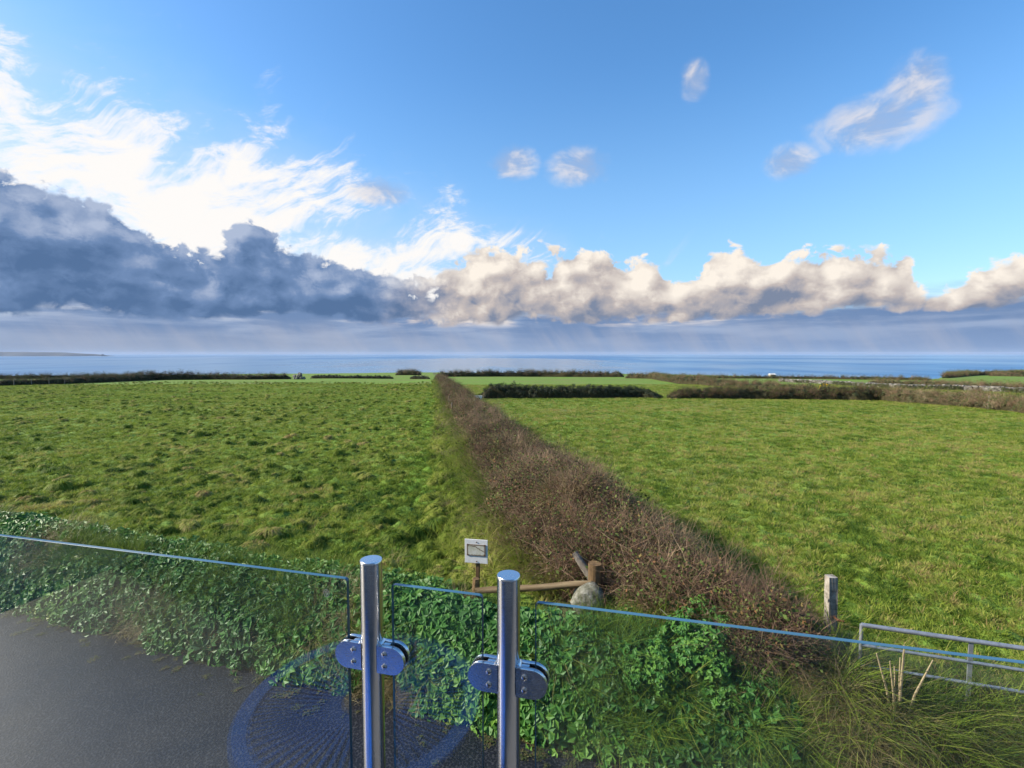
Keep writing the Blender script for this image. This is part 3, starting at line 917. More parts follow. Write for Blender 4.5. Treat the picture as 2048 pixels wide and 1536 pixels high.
# low green growth among the stems
n = 4200
y = along(n, 5.25, 170, 1.3); v = rng.uniform(-1, 1, n)
x, z = hedge_pt(y, v)
ok = fbm(y * 0.5 + 40, x * 0.8, 3) + 0.12 * np.abs(v) > 0.46
x, y, z, v = x[ok], y[ok], z[ok], v[ok]; n = len(x)
sc = rng.uniform(0.25, 0.55, n) * (y / 8) ** 0.3
scatter('leaves', np.stack([x, y, z - 0.08], -1), rot_up(n, 0.3, np.stack([v, v * 0 - 0.3, 0 * v + 0.7], -1)), s3(sc), np.where((rng.random(n) < 0.3) & (y < 14), rng.integers(11, 13, n), DK[0] + rng.integers(0, 3, n)), np.clip(0.62 + rng.normal(0, 0.2, n), 0, 1), plants, hroot)
# long grass along both feet
n = 5200
y = along(n, 7.3, 150, 1.35); side = rng.random(n) < 0.72
wid = rng.gamma(1.6, 0.28, n)
x = np.where(side, h_left(y) + 0.25 - wid, h_right(y) - 0.2 + wid * 0.45)
z = ground_z(x, y) + np.where(side, 0.32 * np.exp(-wid * 1.5), 0.1 * np.exp(-wid * 3)) * sst(y, 6.5, 8.5)
kd = np.where(rng.random(n) < 0.45, rng.integers(8, 11, n), rng.integers(22, 25, n))
kd = np.where((wid > 0.35) & (rng.random(n) < 0.75), rng.integers(27, 31, n), kd)
tn = np.clip(np.where(kd < 11, 0.5, np.where(kd >= 27, 0.46, 0.33)) + (fbm(x * 1.2, y * 0.6, 3) - 0.5) * 1.1 + rng.normal(0, 0.08, n), 0, 1)
sc = rng.uniform(0.5, 0.95, n) * (y / 8) ** 0.3 * np.where(kd >= 27, 1.7, 1.0)
scatter('foot_grass', np.stack([x, y, z - 0.02], -1), rot_up(n, 0.3), s3(sc), kd, tn, plants, hroot)

# ================================================================== the bank beside the lane
# leafy cover
n = 9500
x = rng.uniform(-13.0, 3.4, n); d = rng.beta(1.2, 1.4, n) * 1.5 - 0.06
y = LANE_C - LANE_S * x + d * LANE_N
cover = fbm(x * 0.75 + 3, d * 1.4 + 12, 3, 0.55)
lo = 0.34 + 0.10 * sst(d, 0.25, 0.0) + 0.30 * sst(x, 2.1, 2.9) - 0.05 * sst(x, -7, -2) + 0.10 * sst(d, 1.0, 1.4) - 0.16 * sst(x, 0.4, 1.0) * sst(x, 2.9, 2.3)
ok = (cover > lo) & ~((np.abs(x - 0.25) < 1.15) & (d > 0.85))
x, y, d, cover = x[ok], y[ok], d[ok], cover[ok]; n = len(x)
z = ground_z(x, y)
nrm = np.stack([np.full(n, -0.30), np.full(n, -0.95), 0.35 + 1.1 * sst(d, 0.2, 0.9)], -1)
tn = np.clip(0.42 + (fbm(x * 1.1, d * 2 + 5, 3) - 0.5) * 1.3 + rng.normal(0, 0.14, n) + 0.35 * (rng.random(n) < 0.05), 0, 1)
o = scatter('bank_leaves', np.stack([x, y, z - 0.02], -1), rot_up(n, 0.2, nrm), s3(rng.uniform(0.6, 1.3, n)), rng.integers(11, 15, n), tn, plants)
tag(o, 'glossy green leafy cover on the bank beside the lane', 'leaves')
# grass and straw on the bank
n = 5200
x = rng.uniform(-13.0, 7.0, n); d = rng.beta(1.1, 1.6, n) * 1.7 - 0.05
y = LANE_C - LANE_S * x + d * LANE_N
cover = fbm(x * 0.75 + 3, d * 1.4 + 12, 3, 0.55)
right_ = sst(x, 2.0, 2.9)
ok = (cover < 0.52 + 0.4 * right_) & ~((np.abs(x - 0.4) < 1.0) & (d > 0.85)) & ~((x < 1) & (d > 0.75) & (rng.random(n) < 0.6)) & ~((x > 3.4) & (d > 1.15))
x, y, d, right_ = x[ok], y[ok], d[ok], right_[ok]; n = len(x)
z = ground_z(x, y)
dry = fbm(x * 0.9 + 50, d * 1.6, 3) + 0.22 * sst(d, 0.30, 0.0) * sst(x, 2.6, 0.5) + rng.normal(0, 0.05, n)
kd = np.where(dry > 0.50, rng.integers(8, 11, n), np.where(rng.random(n) < 0.35, rng.integers(4, 8, n), rng.integers(22, 25, n)))
nrm = np.stack([np.full(n, -0.20), np.full(n, -0.65), 0.45 + 0.8 * sst(d, 0.1, 0.8)], -1)
tn = np.clip(np.where(kd < 11, 0.5, 0.20 + 0.05 * right_) + rng.normal(0, 0.17, n) + (dry - 0.5) * 0.6, 0, 1)
o = scatter('bank_grass', np.stack([x, y, z - 0.02], -1), rot_up(n, 0.35, nrm), s3(rng.uniform(0.45, 0.85, n) * np.where(d < 0.1, 0.8, 1)), kd, tn, plants)
tag(o, 'long green and straw coloured grass hanging over the lane edge', 'grass')
# dead leaves and bits blown along the lane edge
n = 420
x = rng.uniform(-9.0, 2.5, n); d = -rng.gamma(1.2, 0.14, n) + 0.05
y = LANE_C - LANE_S * x + d * LANE_N
o = scatter('leaf_litter', np.stack([x, y, np.full(n, 0.004)], -1), rot_up(n, 0.05), np.stack([rng.uniform(0.10, 0.35, n), rng.uniform(0.10, 0.35, n), np.full(n, 0.04)], -1), rng.integers(19, 22, n), np.clip(0.9 + rng.normal(0, 0.1, n), 0, 1), plants)
tag(o, 'scattered dead leaves along the edge of the lane', 'leaf litter')
# rank grass in front of the gate
n = 420
x = rng.uniform(3.2, 6.6, n); d = rng.uniform(0.35, 1.1, n)
y = LANE_C - LANE_S * x + d * LANE_N
o = scatter('rank_grass', np.stack([x, y, ground_z(x, y) - 0.02], -1), rot_up(n, 0.25), s3(rng.uniform(0.7, 1.25, n)), np.where(rng.random(n) < 0.45, rng.integers(8, 11, n), rng.integers(22, 25, n)), np.clip(0.35 + rng.normal(0, 0.2, n), 0, 1), plants)
tag(o, 'rank grass and straw growing up against the field gate', 'grass')

# ================================================================== materials of built things
def metal(name, base, rough, scratch=True):
    m, nt, out = mat(name)
    c = tex('Object'); n1 = noise(c, 40, 4, 0.6, dims='3D')
    mp = nt.nodes.new('ShaderNodeMapping'); mp.inputs['Scale'].default_value = (4, 4, 260); nt.links.new(c, mp.inputs[0])
    n2 = noise(mp.outputs[0], 6, 3, 0.6, dims='3D')
    principled(nt, out, base, n1 * 0.10 + n2 * 0.10 + (rough - 0.10), 1.0, bump=n2 if scratch else None, bump_d=0.0004, bump_s=0.35)
    return m


def simple(name, stops, scale, rough=0.8, bump_d=0.01, detail=6, spec=0.3, metalness=0.0, stretch=(1, 1, 1)):
    m, nt, out = mat(name)
    mp = nt.nodes.new('ShaderNodeMapping'); mp.inputs['Scale'].default_value = stretch; nt.links.new(tex('Object'), mp.inputs[0])
    n1 = noise(mp.outputs[0], scale, detail, 0.65, dims='3D')
    principled(nt, out, ramp(n1, stops), rough, metalness, spec, bump=n1, bump_d=bump_d)
    return m


M['steel'] = metal('polished_steel', (0.74, 0.74, 0.74), 0.15)
M['cast_steel'] = metal('satin_steel', (0.70, 0.71, 0.73), 0.26, False)
M['rubber'] = simple('black_rubber', [(0.3, (0.010, 0.010, 0.010)), (0.7, (0.025, 0.024, 0.022))], 40, 0.6, 0.0005)
M['galv'] = simple('galvanised_steel', [(0.3, (0.20, 0.22, 0.25)), (0.5, (0.34, 0.36, 0.39)), (0.75, (0.46, 0.47, 0.48))], 14, 0.42, 0.001, metalness=0.6, spec=0.5)
M['wood'] = simple('weathered_wood', [(0.3, (0.045, 0.028, 0.014)), (0.5, (0.14, 0.088, 0.040)), (0.7, (0.25, 0.17, 0.085))], 9, 0.8, 0.012, stretch=(1, 1, 0.12))
M['rail_wood'] = simple('split_rail_wood', [(0.3, (0.04, 0.028, 0.016)), (0.5, (0.13, 0.090, 0.045)), (0.7, (0.23, 0.175, 0.10))], 12, 0.8, 0.012, stretch=(0.1, 1, 1))
M['grey_wood'] = simple('silvered_wood', [(0.3, (0.10, 0.085, 0.065)), (0.7, (0.27, 0.24, 0.20))], 9, 0.85, 0.01, stretch=(1, 1, 0.15))
M['granite'] = simple('lichen_granite', [(0.34, (0.05, 0.05, 0.03)), (0.47, (0.12, 0.12, 0.09)), (0.60, (0.21, 0.21, 0.18)), (0.72, (0.38, 0.38, 0.35))], 11, 0.9, 0.03)
M['concrete'] = simple('rough_concrete', [(0.30, (0.10, 0.09, 0.07)), (0.5, (0.26, 0.235, 0.19)), (0.7, (0.40, 0.375, 0.32))], 16, 0.9, 0.012)
M['wall_stone'] = simple('wall_stone', [(0.3, (0.07, 0.065, 0.055)), (0.5, (0.15, 0.14, 0.125)), (0.7, (0.30, 0.29, 0.26))], 1.4, 0.9, 0.05)
M['render'] = simple('pale_render', [(0.3, (0.50, 0.49, 0.475)), (0.7, (0.60, 0.59, 0.57))], 6, 0.85, 0.004)
M['deck'] = simple('deck_tiles', [(0.3, (0.085, 0.085, 0.085)), (0.7, (0.13, 0.13, 0.13))], 8, 0.6, 0.002)
M['frame'] = simple('dark_frame', [(0.3, (0.03, 0.032, 0.035)), (0.7, (0.05, 0.052, 0.056))], 8, 0.4, 0.0)
M['blue'] = simple('blue_enamel', [(0.3, (0.02, 0.11, 0.50)), (0.7, (0.04, 0.19, 0.68))], 10, 0.4, 0.0)
M['pale'] = simple('pale_paint', [(0.3, (0.55, 0.55, 0.52)), (0.7, (0.75, 0.74, 0.70))], 4, 0.7, 0.0)
M['slate'] = simple('slate_roof', [(0.3, (0.10, 0.10, 0.11)), (0.7, (0.17, 0.17, 0.18))], 4, 0.7, 0.0)
M['cliff'] = simple('far_cliff', [(0.35, (0.030, 0.034, 0.036)), (0.65, (0.055, 0.056, 0.054))], 0.01, 0.95, 0.0)
M['rust'] = simple('rusty_nail', [(0.3, (0.06, 0.025, 0.012)), (0.7, (0.13, 0.055, 0.025))], 30, 0.9, 0.0)
M['stalk'] = simple('dry_stalk', [(0.3, (0.26, 0.19, 0.11)), (0.7, (0.44, 0.35, 0.22))], 20, 0.8, 0.002)
M['room'] = simple('room_wall', [(0.3, (0.42, 0.41, 0.39)), (0.7, (0.52, 0.51, 0.49))], 3, 0.9, 0.0)
M['gorse'] = simple('gorse_flower', [(0.3, (0.40, 0.24, 0.01)), (0.7, (0.62, 0.42, 0.02))], 30, 0.7, 0.0)

# white sign board and its stained plate
m, nt, out = mat('white_board')
c = tex('Object'); n1 = noise(c, 26, 5, 0.6, dims='3D')
principled(nt, out, ramp(n1, [(0.3, (0.66, 0.66, 0.63)), (0.7, (0.80, 0.80, 0.78))]), 0.55, bump=n1, bump_d=0.001)
M['board'] = m
m, nt, out = mat('stained_plate')
c = tex('Object'); n1 = noise(c, 11, 6, 0.65, dims='3D'); n2 = noise(c, 30, 4, 0.6, dims='3D')
sp = nt.nodes.new('ShaderNodeSeparateXYZ'); nt.links.new(c, sp.inputs[0])
px_, pz_ = E(sp.outputs[0]), E(sp.outputs[2])
# a rust streak that runs along the top and down to the right, and rust round the rim
streak = E.m('ABSOLUTE', (pz_ - 0.055) + emax(px_ + 0.02, 0.0) * 0.55 + (n2 - 0.5) * 0.03)
edge_ = emax(E.m('ABSOLUTE', px_) - 0.118, E.m('ABSOLUTE', pz_) - 0.066)
rust = emax(sstep(streak, 0.011, 0.002) * sstep(n1, 0.36, 0.5), sstep(edge_ + (n2 - 0.5) * 0.03, -0.006, 0.004) * 0.8)
base_ = ramp(n1, [(0.32, (0.36, 0.36, 0.24)), (0.5, (0.56, 0.55, 0.45)), (0.7, (0.66, 0.66, 0.62))])
principled(nt, out, mixc(rust, base_, (0.10, 0.050, 0.022)), 0.6)
M['plate'] = m

# clear toughened glass: mirror-like share by angle, the rest passes through, a little dust
m, nt, out = mat('balustrade_glass')
lw = nt.nodes.new('ShaderNodeLayerWeight')
facing = E(lw.outputs['Facing'])
fr = E.m('POWER', facing, 5.0) * 0.96 + 0.04
gl = nt.nodes.new('ShaderNodeBsdfGlossy'); gl.inputs['Roughness'].default_value = 0.0; gl.inputs['Color'].default_value = (1, 1, 1, 1)
tr = nt.nodes.new('ShaderNodeBsdfTransparent'); tr.inputs['Color'].default_value = (0.955, 0.985, 0.975, 1)
df = nt.nodes.new('ShaderNodeBsdfDiffuse'); df.inputs['Color'].default_value = (0.6, 0.62, 0.62, 1)
c = tex('Object'); dn = noise(c, 3.0, 5, 0.65, dims='3D'); dn2 = noise(c, 60.0, 3, 0.6, dims='3D')
dust = sstep(dn, 0.42, 0.70) * 0.010 + sstep(dn2, 0.66, 0.75) * 0.012 + 0.003
m1 = nt.nodes.new('ShaderNodeMixShader'); nt.links.new(fr.s, m1.inputs[0]); nt.links.new(tr.outputs[0], m1.inputs[1]); nt.links.new(gl.outputs[0], m1.inputs[2])
m2 = nt.nodes.new('ShaderNodeMixShader'); nt.links.new(dust.s, m2.inputs[0]); nt.links.new(m1.outputs[0], m2.inputs[1]); nt.links.new(df.outputs[0], m2.inputs[2])
nt.links.new(m2.outputs[0], out.inputs[0])
M['glass'] = m
m, nt, out = mat('glass_edge')
principled(nt, out, (0.05, 0.13, 0.20), 0.15, spec=0.7)
M['glass_edge'] = m
m, nt, out = mat('etched_mark')
principled(nt, out, (0.20, 0.22, 0.22), 0.8)
M['etch'] = m

# ================================================================== things along the lane
def gz1(x, y): return float(ground_z(x, y, True))


# ---- white board on its own stake
sx_, sy_ = -0.51, 6.98
sg = empty('sign', (sx_, sy_, gz1(sx_, sy_)), 'square white sign board with a stained plate, on a thin wooden stake', 'sign', rz=R(-10))
zt = 1.29 - sg.location.z
bm_obj('post', lambda bm: add_box(bm, (0.012, 0.035, (zt + 0.05) / 2 - 0.1), (0.055, 0.04, zt + 0.25), Matrix.Rotation(R(1), 3, 'Y')), M['wood'], sg, bevel=0.004)
board = bm_obj('board', lambda bm: add_box(bm, (0, 0, 0), (0.335, 0.012, 0.345)), M['board'], sg, (0, 0, zt), bevel=0.003)
plate = bm_obj('plate', lambda bm: add_box(bm, (0, 0, 0), (0.275, 0.006, 0.165)), M['plate'], sg, (0.002, -0.011, zt + 0.02), bevel=0.002)
for (a, b) in ((-0.125, 0.075), (0.125, 0.075), (-0.125, -0.072), (0.125, -0.072)):
    bm_obj('nail', lambda bm: add_tube(bm, [(0, 0.004, 0), (0, -0.005, 0)], 0.011, 8), M['rust'], plate, (a, 0, b))
for b in (0.135, -0.145):
    bm_obj('nail', lambda bm: add_tube(bm, [(0, 0.004, 0), (0, -0.005, 0)], 0.008, 8), M['rust'], board, (0.005, -0.008, b))

# ---- short post-and-rail fence
A0 = Vector((-0.49, 6.90, 0)); B0 = Vector((1.12, 6.62, 0))
fe = empty('wooden_fence', (A0.x, A0.y, gz1(A0.x, A0.y)), 'rough wooden post and rail fence in front of the brambles', 'fence')
fz = fe.location.z
bm_obj('post', lambda bm: add_tube(bm, [(0, 0, -0.25), (0.0, 0, 0.15), (0.01, 0, 0.92 - fz)], [0.052, 0.05, 0.047], 10, True, 0.12, 3), M['wood'], fe, (-0.03, 0.02, 0), smooth=True)
bm_obj('post', lambda bm: add_tube(bm, [(0, 0, -0.4), (0, 0, 0.2), (0.005, 0, 1.27 - fz)], [0.092, 0.09, 0.088], 14, True, 0.08, 4), M['wood'], fe, B0 - Vector((A0.x, A0.y, 0)), smooth=True)
ra = Vector((-0.02, -0.04, 0.77 - fz)); rb_ = Vector((B0.x - A0.x - 0.05, B0.y - A0.y - 0.09, 1.03 - fz))
L_ = (rb_ - ra).length
rail = bm_obj('rail', lambda bm: add_tube(bm, [(L_ * t, 0.006 * math.sin(t * 9), -0.008 * math.sin(t * 3.1)) for t in np.linspace(0, 1, 9)], [0.042, 0.046, 0.043, 0.046, 0.044, 0.047, 0.045, 0.044, 0.04], 9, True, 0.2, 5), M['rail_wood'], fe, ra, smooth=True)
rail.rotation_euler = (rb_ - ra).to_track_quat('X', 'Z').to_euler()
bm_obj('brace', lambda bm: add_tube(bm, [(0.05, 0.0, 0.98 - fz), (-0.07, 0.10, 1.14 - fz), (-0.19, 0.2, 1.30 - fz)], [0.06, 0.056, 0.05], 10, True, 0.15, 6), M['grey_wood'], fe, B0 - Vector((A0.x, A0.y, 0)) + Vector((-0.05, 0.08, 0)), smooth=True)


# ---- boulder
def rock(bm, size, seed, sub=3, rough=0.22, square=1.0):
    bmesh.ops.create_icosphere(bm, subdivisions=sub, radius=1.0)
    r = np.random.default_rng(seed); pl = r.normal(size=(9, 3)); pl /= np.linalg.norm(pl, axis=1, keepdims=True); cut = r.uniform(0.62, 0.9, 9)
    for v in bm.verts:
        p = np.array(v.co); p = np.sign(p) * np.abs(p) ** square
        for q, c in zip(pl, cut):
            t = p @ q
            if t > c: p = p - q * (t - c) * 0.92
        p = p * (1 + rough * (float(fbm(p[0] * 2.2 + seed, p[1] * 2.2 + p[2] * 1.7, 3)) - 0.5))
        v.co = Vector(p * np.array(size))


bx_, by_ = 1.02, 6.50
bo = bm_obj('boulder', lambda bm: rock(bm, (0.22, 0.17, 0.27), 23, 3, 0.3, 0.62), M['granite'], None, (bx_ - 0.02, by_, 0.79), smooth='all')
tag(bo, 'pale lichen covered granite boulder under the end of the wooden rail', 'boulder')

# ---- concrete gatepost
gp = empty('gatepost', (3.60, 5.50, gz1(3.60, 5.50)), 'square rough concrete gatepost at the end of the brambles', 'post')
hz = 1.60 - gp.location.z


def cpost(bm):
    add_box(bm, (0, 0, hz / 2 - 0.15), (0.092, 0.09, hz + 0.3))
    bmesh.ops.subdivide_edges(bm, edges=bm.edges[:], cuts=5, use_grid_fill=True)
    rr_ = random.Random(4)
    for v in bm.verts:
        k = 1 + 0.28 * max(0, 0.55 - (v.co.z / hz)) * rr_.random() * 1.6
        v.co.x = v.co.x * k + rr_.uniform(-0.003, 0.003) + 0.02 * (1 - v.co.z / hz); v.co.y = v.co.y * k + rr_.uniform(-0.003, 0.003)


bm_obj('shaft', cpost, M['concrete'], gp)
bm_obj('hinge', lambda bm: add_tube(bm, [(0, -0.05, 0), (0, -0.12, 0), (0.05, -0.14, 0)], 0.012, 8), M['rust'], gp, (0.02, 0, hz - 0.45))

# ---- galvanised field gate
GA, GB = Vector((3.62, 5.02, 0)), Vector((6.75, 4.00, 0))
gt = empty('field_gate', (GA.x, GA.y, gz1(GA.x, GA.y)), 'galvanised tubular steel field gate behind the glass at the right', 'gate', rz=math.atan2(GB.y - GA.y, GB.x - GA.x))
gl_ = (GB - GA).length; g0 = 1.30 - gt.location.z
for k, dz_ in enumerate((0.0, -0.215, -0.43, -0.64, -0.82, -0.98)):
    bm_obj('bar', lambda bm: add_tube(bm, [(0, 0, g0 + dz_), (gl_ * 0.5, 0.003, g0 + dz_ - 0.006), (gl_, 0, g0 + dz_)], 0.0225 if k == 0 else 0.016, 12), M['galv'], gt, smooth=True)
for xx, w in ((0.0, 0.017), (gl_, 0.026)):
    bm_obj('stile', lambda bm: add_tube(bm, [(xx, 0, g0 + 0.005), (xx, 0, g0 - 1.0)], w, 12), M['galv'], gt, smooth=True)
for xx in (0.92, 2.2):
    bm_obj('upright', lambda bm: add_box(bm, (xx, 0.0, g0 - 0.49), (0.04, 0.012, 0.96)), M['galv'], gt, bevel=0.002)


# ---- bright leafy shrub
def shrub(name, label, cat, loc, w, h, n, kinds, tint, sc, leafgroup='leaves', lobes=None, group=None):
    t = empty(name, loc, label, cat, group)
    def stems(bm):
        rr_ = random.Random(int(loc[0] * 100))
        for i in range(9):
            a = rr_.uniform(0, 6.28); q = rr_.uniform(0.3, 0.8)
            add_tube(bm, [(0, 0, -0.1), (math.cos(a) * w * q * 0.4, math.sin(a) * w * q * 0.4, h * 0.45), (math.cos(a) * w * q, math.sin(a) * w * q, h * 0.8)], [0.012 * h * 2, 0.009 * h * 2, 0.004 * h * 2], 5)
    bm_obj('stems', stems, M['grey_wood'], t)
    u = rng.normal(size=(n, 3)); u[:, 2] = np.abs(u[:, 2]); u /= np.linalg.norm(u, axis=1, keepdims=True)
    r_ = rng.uniform(0.45, 1.0, n)[:, None]
    P = u * r_ * np.array([w, w, h]) * (0.45 + 1.0 * fbm(u[:, 0] * 2.4 + 9, u[:, 1] * 2.4 + u[:, 2] * 2, 2))[:, None] + np.array(loc)
    if lobes is not None:
        lb = np.array(lobes)[rng.integers(0, len(lobes), n)]
        P = np.array(loc) + lb[:, :3] + (P - np.array(loc)) * lb[:, 3:4]
    kk = np.array(kinds)
    scatter(leafgroup, P, rot_up(n, 0.3, u + np.array([0, 0, 0.3])), s3(rng.uniform(0.7, 1.2, n) * sc), kk[rng.integers(0, len(kk), n)], np.clip(tint + rng.normal(0, 0.12, n), 0, 1), plants, t)
    return t


shrub('leafy_plant', 'rounded bright green leafy plant growing above the long right glass panel', 'plant', (2.12, 5.40, gz1(2.12, 5.40) + 0.04), 0.62, 0.50, 330, [11, 12, 13, 14], 0.58, 0.66, lobes=[(0, 0, 0, 0.8), (0.1, 0.1, 0.12, 0.7), (-0.45, -0.05, -0.08, 0.55), (0.42, 0.05, -0.05, 0.5), (-0.8, -0.08, -0.14, 0.45), (0.2, -0.3, -0.22, 0.55)])
shrub('gorse_bush', 'small gorse bush with yellow flowers by the far slanting hedge', 'bush', (47.6, 75.9, gz1(47.6, 75.9)), 0.8, 1.15, 90, [19, 20, 21], 0.35, 1.0)
def flowers(bm):
    rr_ = random.Random(2)
    for i in range(60):
        a = rr_.uniform(0, 6.28); e = rr_.uniform(0.1, 1.4); p = Vector((math.cos(a) * math.cos(e) * 0.85, math.sin(a) * math.cos(e) * 0.85, math.sin(e) * 1.2))
        bmesh.ops.create_icosphere(bm, subdivisions=1, radius=rr_.uniform(0.05, 0.11), matrix=Matrix.Translation(p))
tag(bm_obj('flowers', flowers, M['gorse'], bpy.data.objects['gorse_bush']), kind='stuff')
shrub('bare_bush', 'bare reddish brown bush in front of the far stone wall', 'bush', (54.6, 58.6, gz1(54.6, 58.6)), 0.75, 0.8, 120, [25, 26, 15], 0.3, 0.9, 'twigs')

# ---- dead stalks sticking up by the gate
ds = empty('dead_stalks', (3.72, 4.62, gz1(3.72, 4.62)), 'pale dead upright stalks in front of the field gate', 'dead plant')
rr_ = random.Random(9)
for i in range(9):
    a = rr_.uniform(0, 6.28); ln = rr_.uniform(0.02, 0.10) if i < 6 else 0.24; h_ = rr_.uniform(0.55, 0.98) if i < 6 else 0.75
    bm_obj('stalk', lambda bm: add_tube(bm, [(math.cos(a) * 0.03, math.sin(a) * 0.03, -0.1), (math.cos(a) * ln * 0.5, math.sin(a) * ln * 0.5, h_ * 0.5), (math.cos(a) * ln, math.sin(a) * ln, h_)], [0.014, 0.011, 0.005], 6), M['stalk'], ds, smooth=True)

# ---- small far things
for i, (x_, y_, lab) in enumerate(((-4.66, 41.06, 'thin wooden fence post against the brown hedgerow, the farther of two'), (-3.62, 34.3, 'thin wooden fence post against the brown hedgerow, the nearer of two'), (41.0, 41.8, 'thin wooden post at the right end of the long dark hedge'))):
    dx_ = -0.55 if i < 2 else -1.0
    o = bm_obj('fence_post', lambda bm: add_tube(bm, [(0, 0, -0.3), (0.01, 0, 0.5), (0.03, 0, 1.15)], [0.05, 0.048, 0.045], 8, True, 0.1, i), M['grey_wood'], None, (x_ + dx_, y_, gz1(x_ + dx_, y_)))
    tag(o, lab, 'fence post', 'field fence posts')
for i, (x_, y_) in enumerate(((-104.2, 104.4), (-103.4, 107.4), (-102.4, 110.4), (-101.6, 113.4))):
    o = bm_obj('fence_post', lambda bm: add_tube(bm, [(0, 0, -0.3), (0.01, 0, 0.5), (0.02, 0, 1.25)], [0.07, 0.068, 0.06], 6, True, 0.1, i), M['grey_wood'], None, (x_, y_, gz1(x_, y_)))
    tag(o, '%s pale post counted from the left along the far left hedge' % ('first', 'second', 'third', 'fourth')[i], 'fence post', 'posts at the far left')
tr_ = empty('trough', (-2.9, 55.4, gz1(-2.9, 55.4)), 'small white water trough where the dark hedge meets the brown hedgerow', 'trough')
def trough(bm):
    add_box(bm, (0, 0, 0.08), (0.95, 0.45, 0.05)); add_box(bm, (0, 0.2, 0.26), (0.95, 0.05, 0.36)); add_box(bm, (0, -0.2, 0.26), (0.95, 0.05, 0.36)); add_box(bm, (0.45, 0, 0.26), (0.05, 0.34, 0.36)); add_box(bm, (-0.45, 0, 0.26), (0.05, 0.34, 0.36))
bm_obj('basin', trough, M['pale'], tr_)
tr_.location.x = -3.75; tr_.location.y = 54.6; tr_.location.z = gz1(-3.75, 54.6)

sh = empty('shed', (102.0, 196.0, gz1(102, 196)), 'tiny pale shed on the cliff top right of centre', 'shed')
bm_obj('walls', lambda bm: add_box(bm, (0, 0, 0.7), (2.0, 1.8, 1.2)), M['concrete'], sh)
def roof(bm):
    vs_ = [bm.verts.new(p) for p in ((-1.15, -1.0, 1.28), (1.15, -1.0, 1.28), (1.15, 1.0, 1.28), (-1.15, 1.0, 1.28), (-1.15, 0, 1.7), (1.15, 0, 1.7))]
    for f in ((0, 1, 5, 4), (2, 3, 4, 5), (0, 4, 3), (1, 2, 5), (0, 3, 2, 1)): bm.faces.new([vs_[k] for k in f])
bm_obj('roof', roof, M['pale'], sh)
bm_obj('door', lambda bm: add_box(bm, (0.3, -0.92, 0.55), (0.6, 0.06, 1.1)), M['slate'], sh)

ru_ = empty('stone_heap', (-67.5, 158.5, gz1(-67.5, 158.5)), 'heap of pale tumbled stones at the end of the overgrown far left hedge', 'stones')
r_ = np.random.default_rng(5)
stone_me = [bm_obj('stone', lambda bm: rock(bm, (0.6, 0.5, 0.42), 40 + k, 2), M['wall_stone'], ru_) for k in range(4)]
for k in range(16):
    o = stone_me[k] if k < 4 else bpy.data.objects.new('stone', stone_me[k % 4].data)
    if k >= 4: COL.objects.link(o); o.parent = ru_
    lvl = 0 if k < 8 else (1 if k < 13 else 2)
    o.location = (r_.uniform(-2.4, 2.4) * (1 - 0.3 * lvl), r_.uniform(-0.8, 0.4), 0.35 + 0.65 * lvl); o.rotation_euler = tuple(r_.uniform(0, 3, 3)); o.scale = (r_.uniform(0.8, 1.3),) * 3

# ---- far stone wall
wp = np.array([(74, 137.9), (71.2, 112.6), (68.5, 97.7), (66.2, 84.6), (69.3, 78.9), (69.2, 67.4), (69, 58.4)])
seg = np.hypot(*(wp[1:] - wp[:-1]).T); Lw = np.concatenate([[0], np.cumsum(seg)])
sw = empty('stone_wall', (74.0, 137.9, gz1(74, 137.9)), 'low dry stone wall with pale stones across the far right fields', 'wall')
V_, F_ = [], []
def cube_pts(c, s, r):
    b = np.array([(-1, -1, -1), (1, -1, -1), (1, 1, -1), (-1, 1, -1), (-1, -1, 1), (1, -1, 1), (1, 1, 1), (-1, 1, 1)], float)
    b = b * s * (1 + r.uniform(-0.25, 0.25, (8, 3))); a = r.uniform(0, 3.14); ca_, sa2 = math.cos(a), math.sin(a)
    return np.stack([b[:, 0] * ca_ - b[:, 1] * sa2, b[:, 0] * sa2 + b[:, 1] * ca_, b[:, 2]], -1) + c
cf = np.array([(0, 3, 2, 1), (4, 5, 6, 7), (0, 1, 5, 4), (1, 2, 6, 5), (2, 3, 7, 6), (3, 0, 4, 7)])
for k in range(1500):
    t = r_.uniform(0, Lw[-1]); cx_, cy_ = np.interp(t, Lw, wp[:, 0]) + r_.uniform(-0.3, 0.3), np.interp(t, Lw, wp[:, 1]) + r_.uniform(-0.2, 0.2)
    lev = r_.random(); 
    V_.append(cube_pts(np.array([cx_, cy_, float(ground_z(cx_, cy_, False)) + 0.05 + 0.70 * lev]), np.array([0.20, 0.18, 0.11]) * r_.uniform(0.6, 1.4), r_)); F_.append(cf + 8 * k)
o = link('stones', mesh_np('wall_stones', np.concatenate(V_), np.concatenate(F_), M['wall_stone']), sw); o.matrix_parent_inverse = Matrix.Translation(sw.location).inverted(); o['kind'] = 'stuff'
n = 1700
t = rng.uniform(0, Lw[-1], n); x = np.interp(t, Lw, wp[:, 0]) - 0.45 + rng.normal(0, 0.12, n); y = np.interp(t, Lw, wp[:, 1]) - 0.3 + rng.normal(0, 0.12, n)
keep = fbm(t * 0.25, t * 0, 2) > 0.38
x, y = x[keep], y[keep]; n = len(x)
scatter('growth', np.stack([x, y, ground_z(x, y, False) + rng.uniform(0.0, 0.55, n)], -1), rot_up(n, 0.3), s3(rng.uniform(0.7, 1.2, n)), rng.integers(19, 22, n), np.clip(0.7 + rng.normal(0, 0.15, n), 0, 1), plants, sw)


